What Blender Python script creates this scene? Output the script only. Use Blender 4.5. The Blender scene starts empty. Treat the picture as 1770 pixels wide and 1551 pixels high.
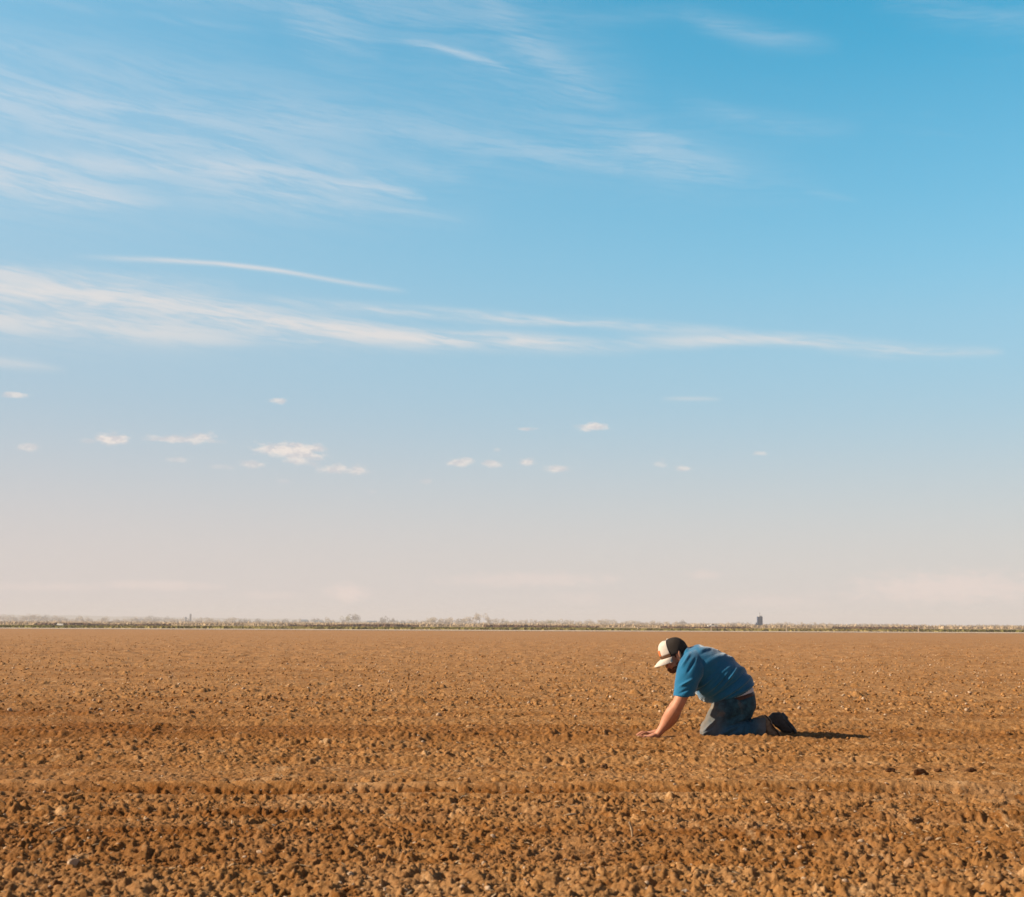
import bpy, bmesh, math, random
import numpy as np
from mathutils import Vector, Matrix, Euler
R = math.radians
random.seed(7)
S = bpy.context.scene
COL = S.collection

# ------------------------------------------------------------------ camera
F = 2200.0                      # focal length in photograph pixels
CAM_H = 0.79
PITCH = math.atan(304.5 / F)
ROLL = R(0.26)
cd = bpy.data.cameras.new('camera')
cam = bpy.data.objects.new('camera', cd); COL.objects.link(cam)
cd.sensor_width = 36.0; cd.lens = F / 1770 * 36.0
cd.clip_start = 0.05; cd.clip_end = 30000
cam.location = (0, 0, CAM_H)
CR = Matrix.Rotation(math.pi / 2 + PITCH, 3, 'X') @ Matrix.Rotation(ROLL, 3, 'Z')
cam.rotation_euler = CR.to_euler()
cd.dof.use_dof = True; cd.dof.focus_distance = 9.2; cd.dof.aperture_fstop = 6.3
S.camera = cam
S.render.resolution_x, S.render.resolution_y = 1024, 897

def ray(px, py):
    return CR @ Vector(((px - 885) / F, -(py - 775.5) / F, -1))
def at(px, py, dist):           # point on the ray of a photograph pixel at a real distance
    d = ray(px, py); t = dist / d.y
    return Vector((0, 0, CAM_H)) + d * t
def ground_at(px, py, z=0.0):
    d = ray(px, py); t = (z - CAM_H) / d.z
    return Vector((0, 0, CAM_H)) + d * t
def azel(px, py):
    d = ray(px, py).normalized()
    return math.atan2(d.x, d.y), math.asin(d.z)

# ------------------------------------------------------------------ light
SUN_EL = 29.0
SUN_AZ = -94.0                  # degrees clockwise from the view direction (+Y)
S.view_settings.view_transform = 'Standard'; S.view_settings.look = 'None'
EXPO = 0.85
S.view_settings.exposure = EXPO; S.view_settings.gamma = 1.0
sd = bpy.data.lights.new('sun', 'SUN'); sd.energy = 5.0; sd.angle = R(0.53); sd.color = (1.0, 0.83, 0.62)
sun = bpy.data.objects.new('sun', sd); COL.objects.link(sun)
sdir = Vector((math.sin(R(SUN_AZ)) * math.cos(R(SUN_EL)), math.cos(R(SUN_AZ)) * math.cos(R(SUN_EL)), math.sin(R(SUN_EL))))
sun.rotation_euler = sdir.to_track_quat('Z', 'Y').to_euler()

# ------------------------------------------------------------------ node helper
class NT:
    def __init__(s, tree): s.t = tree
    def new(s, kind, **kw):
        n = s.t.nodes.new(kind)
        for k, v in kw.items(): setattr(n, k, v)
        return n
    def link(s, a, b): s.t.links.new(a, b)
    def inp(s, node, i, v):
        if v is None: return
        if isinstance(v, bpy.types.NodeSocket): s.link(v, node.inputs[i])
        else: node.inputs[i].default_value = v
    def m(s, op, a, b=None, c=None, clamp=False):
        n = s.new('ShaderNodeMath', operation=op); n.use_clamp = clamp
        s.inp(n, 0, a); s.inp(n, 1, b); s.inp(n, 2, c)
        return n.outputs[0]
    def vm(s, op, a, b=None, out=0):
        n = s.new('ShaderNodeVectorMath', operation=op)
        s.inp(n, 0, a); s.inp(n, 1, b)
        return n.outputs[out]
    def xyz(s, x, y, z=0.0):
        n = s.new('ShaderNodeCombineXYZ'); s.inp(n, 0, x); s.inp(n, 1, y); s.inp(n, 2, z); return n.outputs[0]
    def noise(s, vec, scale, detail=4, rough=0.5, dist=0.0, out=0):
        n = s.new('ShaderNodeTexNoise'); s.inp(n, 'Vector', vec)
        n.inputs['Scale'].default_value = scale; n.inputs['Detail'].default_value = detail
        n.inputs['Roughness'].default_value = rough; n.inputs['Distortion'].default_value = dist
        return n.outputs[out]
    def ss(s, v, a, b, c=0.0, d=1.0):
        n = s.new('ShaderNodeMapRange'); n.interpolation_type = 'SMOOTHSTEP'
        s.inp(n, 0, v); s.inp(n, 1, a); s.inp(n, 2, b); s.inp(n, 3, c); s.inp(n, 4, d)
        return n.outputs[0]
    def mix(s, f, a, b, blend='MIX'):
        n = s.new('ShaderNodeMix', data_type='RGBA', blend_type=blend)
        s.inp(n, 0, f)
        for i, v in ((6, a), (7, b)):
            if isinstance(v, tuple) and len(v) == 3: v = v + (1,)
            s.inp(n, i, v)
        return n.outputs[2]
    def fcurve(s, v, pts):      # pts in 0..1
        n = s.new('ShaderNodeFloatCurve'); s.inp(n, 1, v)
        c = n.mapping.curves[0]
        for p in pts[1:-1]: c.points.new(p[0], p[1])
        c.points[0].location = pts[0]; c.points[-1].location = pts[-1]
        pp = sorted(pts)
        for i, p in enumerate(pp): c.points[i].location = p
        n.mapping.extend = 'HORIZONTAL'; n.mapping.update()
        return n.outputs[0]

# ------------------------------------------------------------------ sky
W = bpy.data.worlds.new('World'); S.world = W; W.use_nodes = True
wt = W.node_tree; wt.nodes.clear(); w = NT(wt)
sky = w.new('ShaderNodeTexSky', sky_type='NISHITA', sun_disc=False)
sky.sun_elevation = R(SUN_EL); sky.sun_rotation = R(SUN_AZ)
sky.altitude = 300; sky.air_density = 1.0; sky.dust_density = 0.6; sky.ozone_density = 3.0
tc = w.new('ShaderNodeTexCoord').outputs['Generated']
dirn = w.vm('NORMALIZE', tc)
sp = w.new('ShaderNodeSeparateXYZ'); w.link(dirn, sp.inputs[0])
dx, dy, dz = sp.outputs
AZ = w.m('ARCTAN2', dx, dy)
EL = w.m('ARCSINE', dz)
DEG = 180 / math.pi
azd = w.m('MULTIPLY', AZ, DEG); eld = w.m('MULTIPLY', EL, DEG)
# turquoise cast of the upper air and a milky, slightly pink veil towards the horizon
SKYTINT = (0.13, 1.24, 1.16)
tint = w.mix(w.m('MAXIMUM', w.ss(eld, 31.0, 48.0), w.ss(w.m('ABSOLUTE', azd), 32.0, 70.0)), SKYTINT, (0.36, .295, .265))  # sky out of view dimmed and warmed to keep ground shadows dark brown
base = w.mix(1.0, sky.outputs[0], tint, 'MULTIPLY')
veil = w.fcurve(w.m('MULTIPLY', eld, 1 / 40.0, clamp=True),
                [(0, .97), (.05, .95), (.12, .91), (.20, .83), (.30, .66), (.42, .38), (.55, .19), (.66, .06), (1, 0)])
left = w.ss(azd, -38.0, 20.0, 1.0, 0.0)
veil2 = w.m('MULTIPLY', w.m('MULTIPLY', left, w.ss(eld, 0.0, 45.0, 1.0, 0.30)), 0.66)
veilf = w.m('SUBTRACT', 1.0, w.m('MULTIPLY', w.m('SUBTRACT', 1.0, veil), w.m('SUBTRACT', 1.0, veil2)))
WS = 0.10                       # world strength
def lin(c):
    return tuple((v / 255 / 12.92 if v / 255 <= .04045 else ((v / 255 + .055) / 1.055) ** 2.4) for v in c)
def wl(c): return tuple(v / WS / 2 ** EXPO for v in lin(c))
hz = w.mix(w.ss(eld, 2.0, 11.0), wl((215, 203, 201)), wl((182, 194, 208)))
skyc = w.mix(veilf, base, hz)

# cloud coordinates: degrees of azimuth and elevation, gently warped
wn = w.new('ShaderNodeTexNoise'); w.inp(wn, 'Vector', w.xyz(w.m('MULTIPLY', azd, .10), w.m('MULTIPLY', eld, .35)))
wn.inputs['Scale'].default_value = 1.0; wn.inputs['Detail'].default_value = 5
warp = w.m('MULTIPLY', w.m('SUBTRACT', wn.outputs[0], 0.5), 1.1)
elw = w.m('ADD', eld, warp)
# streaky noise running down to the right
slope = math.tan(R(7))
sv = w.m('ADD', w.m('MULTIPLY', azd, slope), elw)
st1 = w.noise(w.xyz(w.m('MULTIPLY', azd, .16), w.m('MULTIPLY', sv, 1.5), 3.1), 1.0, 6, .6, .6)
st2 = w.noise(w.xyz(w.m('MULTIPLY', azd, .55), w.m('MULTIPLY', sv, 5.0), 8.7), 1.0, 5, .6, .8)
st = w.m('ADD', w.m('MULTIPLY', st1, .62), w.m('MULTIPLY', st2, .38))
stm = w.ss(st, .36, .62, .25, 1.25)
PXD = DEG / F                   # degrees per photograph pixel near the centre
streaks = [
 ([(-120,478),(0,495),(200,518),(400,545),(550,570),(700,583),(850,588),(1000,598),(1130,604)], [16,16,18,17,14,11,11,9,5], [.8,.85,.85,.8,.85,.85,.8,.45,0]),
 ([(440,516),(560,526),(700,538),(850,548),(1000,557),(1150,567),(1300,575),(1480,584)], [7,8,8,8,7,7,5,4], [0,.35,.5,.6,.5,.35,.2,0]),
 ([(1060,592),(1180,589),(1300,586),(1400,590),(1500,600),(1600,606),(1680,608),(1740,611)], [10,8,6,7,8,6,5,4], [.1,.5,.65,.6,.45,.5,.35,0]),
 ([(-80,545),(0,553),(150,560),(300,577),(450,592)], [14,14,14,13,8], [.6,.6,.55,.5,0]),
 ([(-80,462),(0,470),(150,480),(300,488),(420,494)], [8,8,9,8,6], [.55,.55,.4,.25,0]),
 ([(110,444),(240,449),(350,454),(450,463),(550,480),(630,493),(710,505)], [4,4,3.6,3.6,3.6,3.6,4], [0,.5,.8,.85,.7,.5,0]),
 ([(-80,270),(0,275),(150,283),(300,291),(400,296),(500,305),(600,318),(680,328),(740,340)], [13,13,12,10,10,10,9,8,5], [.7,.7,.65,.6,.95,.8,.65,.6,0]),
 ([(-80,290),(0,300),(80,322),(150,333),(230,345),(300,354)], [18,20,18,16,10,5], [.85,.85,.85,.7,.4,0]),
 ([(300,312),(400,322),(500,338),(600,354),(700,367),(810,382)], [16,20,18,15,7,4], [.1,.4,.5,.4,.3,0]),
 ([(-80,152),(0,163),(100,177),(200,190),(350,205),(500,215),(700,225),(850,247),(980,270),(1080,290)], [16,16,16,16,20,20,20,16,12,8], [.6,.6,.55,.45,.35,.35,.25,.3,.4,0]),
 ([(-80,190),(0,202),(100,215),(250,245),(400,262),(550,285),(700,297),(830,304)], [16,16,16,18,18,16,12,8], [.4,.4,.4,.4,.4,.35,.3,0]),
 ([(480,30),(540,50),(600,72),(670,95)], [18,26,26,18], [0,.32,.26,0]),
 ([(690,70),(760,86),(820,103),(885,126)], [5,6,6,4], [.1,.6,.65,0]),
 ([(820,-20),(900,62),(960,112),(1010,145),(1070,175)], [26,24,22,18,12], [.12,.26,.28,.24,0]),
 ([(1020,246),(1100,262),(1180,280),(1300,303)], [14,20,18,10], [0,.32,.36,0]),
 ([(1080,232),(1140,238),(1200,250)], [6,6,5], [0,.3,0]),
 ([(1170,25),(1260,48),(1350,64),(1460,78)], [10,13,12,8], [.1,.28,.28,0]),
 ([(1150,172),(1260,200),(1380,222),(1500,226)], [12,12,12,10], [0,.22,.18,0]),
 ([(1500,0),(1600,14),(1700,26),(1850,50)], [12,16,16,16], [0,.2,.2,.2]),
 ([(1380,335),(1430,340),(1490,350)], [6,6,4], [0,.2,0]),
 ([(-40,622),(40,630),(120,640)], [8,7,5], [.4,.35,0]),
 ([(1140,690),(1195,690),(1250,691)], [3,3,3], [0,.45,0]),
 ([(-100,90),(100,105),(300,130),(500,160),(700,175)], [30,30,30,30,20], [.2,.2,.16,.1,0]),
 ([(-140,300),(100,312),(300,320),(550,338),(760,362),(860,380)], [45,48,46,40,26,14], [.24,.24,.22,.18,.1,0]),
 ([(-140,185),(100,205),(350,232),(600,255),(850,285),(1000,310)], [55,55,50,42,30,20], [.20,.20,.18,.15,.1,0]),
 ([(-140,520),(100,535),(350,556),(600,572),(800,585)], [42,40,34,24,14], [.30,.28,.24,.15,0]),
 ([(560,-40),(800,40),(1000,120),(1150,200)], [60,70,60,40], [.16,.20,.16,0]),
 ([(900,200),(1100,262),(1300,300),(1450,335)], [40,44,34,20], [.12,.22,.12,0]),
]
dens = None
for pts, ths, ops in streaks:
    ae = [tuple(v * DEG for v in azel(*p)) for p in pts]
    a0, a1 = ae[0][0], ae[-1][0]
    e0 = min(e for _, e in ae) - .5; e1 = max(e for _, e in ae) + .5
    t = w.new('ShaderNodeMapRange'); w.inp(t, 0, azd); t.inputs[1].default_value = a0; t.inputs[2].default_value = a1
    t = t.outputs[0]
    us = [(a - a0) / (a1 - a0) for a, _ in ae]
    c = w.m('MULTIPLY_ADD', w.fcurve(t, [(u, (e - e0) / (e1 - e0)) for u, (_, e) in zip(us, ae)]), e1 - e0, e0)
    tm = max(ths) * 1.05
    th = w.fcurve(t, [(u, q / tm) for u, q in zip(us, ths)])
    op = w.fcurve(t, list(zip(us, ops)))
    wf = 0.35 if max(ths) < 5 else 1.0
    e = w.m('MULTIPLY_ADD', warp, wf * .55, eld)
    d = w.m('DIVIDE', w.m('SUBTRACT', e, c), w.m('MULTIPLY', th, tm * PXD * (1.45 if max(ths) > 9 else 1.15)))
    g = w.m('EXPONENT', w.m('MULTIPLY', w.m('MULTIPLY', d, d), -1.0))
    sm = stm if max(ths) >= 5 else w.m('MULTIPLY_ADD', stm, .4, .6)
    v = w.m('MULTIPLY', w.m('MULTIPLY', g, op), sm)
    v = w.m('MULTIPLY', v, w.m('LESS_THAN', w.m('ABSOLUTE', azd), 60.0))
    inv = w.m('SUBTRACT', 1.0, v, clamp=True)
    dens = inv if dens is None else w.m('MULTIPLY', dens, inv)
cir = w.m('SUBTRACT', 1.0, dens)
# loose cirrus over the rest of the sky
gen = w.ss(w.m('MULTIPLY', st1, w.ss(eld, 3.0, 20.0)), .56, .85, 0, .35)
gen = w.m('MULTIPLY', gen, w.ss(w.m('ABSOLUTE', azd), 20.0, 45.0, .25, 1.0))
cir = w.m('MULTIPLY', w.m('MAXIMUM', cir, gen), w.ss(eld, 12.0, 21.0, .92, .72))
skyc = w.mix(cir, skyc, w.mix(w.ss(eld, 12.0, 22.0), wl((228, 224, 222)), wl((208, 218, 228))))
# small fair-weather cumulus
puffs = [(27,682,25,5,.7),(12,685,12,3,.4),(483,694,15,5,.7),(190,759,27,10,.95),(155,762,14,4,.35),(315,760,56,6,.7),(345,756,26,9,.8),(297,759,18,8,.8),
 (52,773,16,7,.6),(500,778,50,12,1),(478,776,32,11,.9),(520,788,38,13,.85),(540,775,26,8,.8),(308,795,16,4,.4),(437,803,20,6,.6),(580,812,24,8,.75),(622,813,18,8,.75),(600,814,34,5,.5),(385,808,20,5,.25),
 (798,800,24,8,.75),(849,801,18,7,.7),(905,742,19,3.5,.7),(1026,738,26,7,.9),(1012,742,18,5,.7),(911,798,19,6,.8),(959,811,22,5.5,.75),(738,832,10,4,.4),(1140,803,10,5,.35),
 (1180,811,14,4.5,.6),(1311,784,15,4,.5),(860,777,7,4,.3),(643,850,8,3,.25),(490,832,10,3,.25),(1145,800,5,9,.2)]
cn = w.new('ShaderNodeTexNoise'); w.inp(cn, 'Vector', w.xyz(w.m('MULTIPLY', azd, 1.6), w.m('MULTIPLY', eld, 3.6), 1.7))
cn.inputs['Scale'].default_value = 1.0; cn.inputs['Detail'].default_value = 5; cn.inputs['Roughness'].default_value = .62
nz = w.m('MULTIPLY', w.m('SUBTRACT', cn.outputs[0], .5), 2.6)
pv = w.xyz(azd, eld, 0.0)
cum = None
for x, y, hw, hh, o in puffs:
    a, e = azel(x, y)
    d = w.vm('LENGTH', w.vm('MULTIPLY', w.vm('SUBTRACT', pv, (a * DEG, e * DEG, 0)), (1 / (hw * PXD), 1 / (hh * PXD), 0)), out=1)
    v = w.ss(w.m('ADD', d, nz), 1.35, .35, 0, o)
    cum = v if cum is None else w.m('MAXIMUM', cum, v)
cn2 = w.noise(w.xyz(w.m('MULTIPLY', azd, 2.6), w.m('MULTIPLY', eld, 5.0), 5.5), 1.0, 4, .6)
skyc = w.mix(w.m('MULTIPLY', cum, .9), skyc, w.mix(w.ss(cn2, .40, .60), wl((214, 209, 211)), wl((242, 231, 223))))
# faint warm cloud banks just above the horizon
low = None
for x, y, hw, hh, o in [(600,1026,34,15,.8),(270,1012,90,8,.5),(90,1015,80,7,.4),(1640,1018,150,26,.7),(1560,1012,60,16,.4),(920,1002,140,12,.45),(1215,994,26,8,.4),(1330,1040,90,12,.35),(1000,1035,50,10,.3),(470,1030,50,7,.3)]:
    a, e = azel(x, y)
    d = w.vm('LENGTH', w.vm('MULTIPLY', w.vm('SUBTRACT', pv, (a * DEG, e * DEG, 0)), (1 / (hw * PXD), 1 / (hh * PXD), 0)), out=1)
    v = w.ss(w.m('ADD', d, w.m('MULTIPLY', nz, .8)), 1.5, .2, 0, o)
    low = v if low is None else w.m('MAXIMUM', low, v)
skyc = w.mix(w.m('MULTIPLY', low, .95), skyc, wl((240, 220, 212)))
below = w.ss(eld, -2.0, -0.2, 0.0, 1.0)
skyc = w.mix(below, (1.3, .8, .45), skyc)
bg = w.new('ShaderNodeBackground'); w.link(skyc, bg.inputs[0]); bg.inputs[1].default_value = WS
wo = w.new('ShaderNodeOutputWorld'); w.link(bg.outputs[0], wo.inputs[0])
W.cycles.sampling_method = 'MANUAL'; W.cycles.sample_map_resolution = 512

# ------------------------------------------------------------------ materials
def material(name, col, rough=.9, var=.25, scale=8.0, bump=0.0, bscale=60.0, spec=.25, coord='Object', col2=None, sheen=0.0, island=0.0):
    m = bpy.data.materials.new(name); m.use_nodes = True; t = m.node_tree; n = NT(t)
    p = t.nodes['Principled BSDF']
    c = n.new('ShaderNodeTexCoord').outputs[coord]
    f = n.noise(c, scale, 5, .6)
    f = n.ss(f, .3, .7)
    c2 = col2 or tuple(v * (1 - var) for v in col)
    out = n.mix(f, c2, col)
    if island:
        g = n.new('ShaderNodeNewGeometry')
        r = n.ss(g.outputs['Random Per Island'], 0.0, 1.0, 1 - island, 1 + island)
        vm = n.new('ShaderNodeVectorMath', operation='SCALE'); n.link(out, vm.inputs[0]); n.link(r, vm.inputs[3]); out = vm.outputs[0]
    n.link(out, p.inputs['Base Color'])
    p.inputs['Roughness'].default_value = rough
    p.inputs['Specular IOR Level'].default_value = spec
    if sheen: p.inputs['Sheen Weight'].default_value = sheen; p.inputs['Sheen Roughness'].default_value = .4
    if bump:
        b = n.new('ShaderNodeBump'); b.inputs['Strength'].default_value = bump; b.inputs['Distance'].default_value = .01
        n.link(n.noise(c, bscale, 6, .65), b.inputs['Height']); n.link(b.outputs[0], p.inputs['Normal'])
    return m

def link_obj(name, mesh, parent=None, mat=None):
    o = bpy.data.objects.new(name, mesh); COL.objects.link(o)
    if mat: 
        mesh.materials.clear(); mesh.materials.append(mat)
    if parent: o.parent = parent
    return o
def tag(o, label=None, cat=None, group=None, kind=None):
    if label: o['label'] = label
    if cat: o['category'] = cat
    if group: o['group'] = group
    if kind: o['kind'] = kind
    return o
def empty(name, loc, rz=0.0):
    o = bpy.data.objects.new(name, None); COL.objects.link(o); o.location = loc; o.rotation_euler = (0, 0, rz); o.empty_display_size = .1
    return o
def np_mesh(name, verts, faces, smooth=True):
    verts = np.asarray(verts, np.float32); faces = np.asarray(faces, np.int32)
    k = faces.shape[1]
    me = bpy.data.meshes.new(name)
    me.vertices.add(len(verts)); me.vertices.foreach_set('co', verts.ravel())
    me.loops.add(faces.size); me.loops.foreach_set('vertex_index', faces.ravel())
    me.polygons.add(len(faces)); me.polygons.foreach_set('loop_start', np.arange(len(faces), dtype=np.int32) * k)
    me.polygons.foreach_set('use_smooth', np.full(len(faces), smooth, bool))
    me.update(calc_edges=True)
    return me

# ------------------------------------------------------------------ numpy noise
def h2(ix, iy, seed):
    x = (ix.astype(np.int64) * 374761393 + iy.astype(np.int64) * 668265263 + seed * 1274126177) & 0xffffffff
    x = ((x ^ (x >> 13)) * 1274126177) & 0xffffffff
    x = ((x ^ (x >> 16)) * 2246822519) & 0xffffffff
    x = x ^ (x >> 15)
    return (x & 0xffffff).astype(np.float32) / 16777216.0
def vnoise(x, y, seed=0):
    ix = np.floor(x); iy = np.floor(y); fx = (x - ix).astype(np.float32); fy = (y - iy).astype(np.float32)
    u = fx * fx * (3 - 2 * fx); v = fy * fy * (3 - 2 * fy)
    a = h2(ix, iy, seed); b = h2(ix + 1, iy, seed); c = h2(ix, iy + 1, seed); d = h2(ix + 1, iy + 1, seed)
    return (a + (b - a) * u) * (1 - v) + (c + (d - c) * u) * v
def clodfield(x, y, s, seed, dens=1.0):
    gx = x / s; gy = y / s
    ix = np.floor(gx); iy = np.floor(gy)
    best = np.zeros(x.shape, np.float32)
    for i in (-1, 0, 1):
        for j in (-1, 0, 1):
            cx = ix + i; cy = iy + j
            px = cx + h2(cx, cy, seed); py = cy + h2(cx, cy, seed + 1)
            r = .25 + .42 * h2(cx, cy, seed + 2)
            on = h2(cx, cy, seed + 3) < dens
            hh = .4 + .6 * h2(cx, cy, seed + 4)
            an = h2(cx, cy, seed + 5) * 3.14
            ddx = gx - px; ddy = gy - py
            ca = np.cos(an); sa = np.sin(an)
            q1 = ddx * ca + ddy * sa; q2 = (-ddx * sa + ddy * ca) * 1.45
            t = 1 - (q1 * q1 + q2 * q2) / (r * r)
            v = np.sqrt(np.maximum(t, 0)) * r * hh * on
            best = np.maximum(best, v.astype(np.float32))
    return best * s

def rel(y, c, wd):
    return np.exp(-((y - c) / wd) ** 2)
YT = 6.33                        # the wheel track
def soil_height(x, y, sp):
    """sp: sample spacing; details finer than it fade out."""
    x = x.astype(np.float64); y = y.astype(np.float64)
    y2 = y + (vnoise(x * .35, y * 0 + 2.0, 5) - .5) * .10          # slight wander of the tracks
    fade = lambda s: np.clip((s / np.maximum(sp, 1e-4) - 1.5) / 2.5, 0, 1).astype(np.float32)
    # smooth rolled strips left by tyres
    sm = np.clip(rel(y2, 7.0, .45) * .40 + rel(y2, 7.72, .06) * .8 + rel(y2, 6.42, .04) * .9 + rel(y2, 6.08, .025) * .8, 0, .97)
    rough = 1 - sm * np.clip(.85 + .5 * (vnoise(x * 1.1, y * 3, 61) - .5), .5, 1)
    big = .30 + .75 * vnoise(x * .7 + 3, y * 1.6, 77) + .65 * vnoise(x * 2.1, y * 3.7, 78)
    near = np.interp(y + (vnoise(x * .8, y * 2.5, 88) - .5) * .8, [3.5, 4.3, 4.9, 6.2, 7.4, 8.5, 10, 14, 40], [1.3, 1.2, .8, .75, .85, 1.0, 1.1, 1.7, 2.2])
    h = (vnoise(x * .9, y * 1.6, 1) - .5) * .022 * fade(.8)
    h = h + (vnoise(x * 2.6, y * 4.2, 2) - .5) * .014 * fade(.3)
    wx = x + (vnoise(x * 14, y * 14, 21) - .5) * .05; wy = y + (vnoise(x * 14, y * 14, 22) - .5) * .05
    c = clodfield(wx, wy, .105, 200, .05) * .34 * fade(.105)
    c = np.maximum(c, clodfield(wx + 5, wy, .058, 300, .28) * .42 * fade(.058))
    c2 = clodfield(wx, wy + 3, .034, 400, .9) * fade(.034)
    c3 = clodfield(wx, wy + 3, .019, 500, .9) * fade(.019)
    h = h + (vnoise(x * 7, y * 5, 71) - .5) * .022 * np.clip((y - 9) / 6, 0, 1) * fade(.14)
    h = h + (vnoise(x * 3.1, y * 2.2, 72) - .5) * .05 * np.clip((y - 14) / 20, 0, 1) * fade(.3)
    h = h + (c * big * near + c2 * .65 * (.35 + .65 * big) + c3 * .65 + (vnoise(x * 38, y * 38, 33) - .5) * .017 * fade(.03) + (vnoise(x * 84, y * 84, 34) - .5) * .010 * fade(.014)) * rough
    h = h + (vnoise(x * 75, y * 75, 31) - .5) * .006 * fade(.02)
    # tyre track: shallow groove with pressed rims and slanting lug prints
    g = -rel(y2, 6.24, .09) * .030 + rel(y2, 6.42, .05) * .034 + rel(y2, 6.08, .035) * .018 + rel(y2, 6.66, .03) * .008
    lug = np.clip(np.sin((x + (y2 - 6.4) * 1.6 + .05 * vnoise(x * 3, y * 0, 44)) * 2 * math.pi / .165) * 1.8 - .8 - 1.6 * (vnoise(x * 5, y * 9, 45) - .45), 0, 1)
    g = g - lug * rel(y2, 6.44, .06) * .022 * np.clip((vnoise(x * .8, y * 0, 9) - .2) * 4, 0, 1)
    y3 = y + (vnoise(x * 1.3, y * 0 + 5.0, 6) - .5) * .16; bk = np.clip(vnoise(x * .9, y * 2, 47) * 1.8 - .3, 0, 1)
    g = g + rel(y2, 7.62, .05) * .024 - rel(y2, 7.76, .06) * .018
    g = g - rel(y3, 10.35, .20) * .055 * bk + rel(y2, 9.75, .2) * .022 + (rel(y3, 8.62, .10) * .030 - rel(y3, 8.42, .08) * .024) * bk + (rel(y3, 9.05, .10) * .02) - rel(y3, 11.4, .15) * .03 * bk
    g = g + (rel(y3, 5.55, .05) * .016 - rel(y3, 5.42, .06) * .022) * bk
    g = g - rel(y2, 4.55, .2) * .03 + rel(y2, 4.2, .15) * .015
    h = h + g * fade(.08)
    # a few trodden holes on the right
    for hx, hy, rr, dd in HOLES:
        h = h - dd * np.exp(-(((x - hx) / rr) ** 2 + ((y - hy + (x - hx) * .15) / (rr * .42)) ** 2) ** 1.2)
    # the man kneels in a shallow wheel rut with a crumbly lip on its near side
    m = np.exp(-(((x - MANX - .13) / .55) ** 4 + ((y - 9.42) / .33) ** 4)) + np.exp(-(((x - MANX + .5) / .16) ** 4 + ((y - 9.38) / .34) ** 4))
    m = np.clip(m, 0, 1)
    h = h * (1 - .8 * m)
    h = h - .022 * np.exp(-((y - 9.5) / .38) ** 4) * np.clip(.75 + .5 * vnoise(x * .6, y * 0, 52), 0, 1.2)
    h = h + (.010 + .014 * vnoise(x * 4, y * 0 + 1, 53)) * np.where((x > MANX - .75) & (x < MANX - .3), .35, 1.0) * rel(y, 9.03 + (vnoise(x * 2, y * 0, 54) - .5) * .05, .055)
    return h.astype(np.float32)
HOLES = []
for px, py, rr, dd in [(1500,1357,.07,.02),(95,1337,.12,.035),(880,1402,.12,.045),(770,1424,.14,.045),(640,1403,.1,.03),(1420,1450,.12,.04),(1300,1448,.1,.04),(250,1395,.10,.04),(560,1420,.12,.035),(1160,1390,.12,.04),(350,1445,.13,.04),(1650,1440,.12,.03),(1330,1519,.10,.04),(1100,1560,.1,.03)]:
    p = ground_at(px, py); HOLES.append((p.x, p.y, rr, dd))
MANX = ground_at(1240, 1273).x

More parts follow.
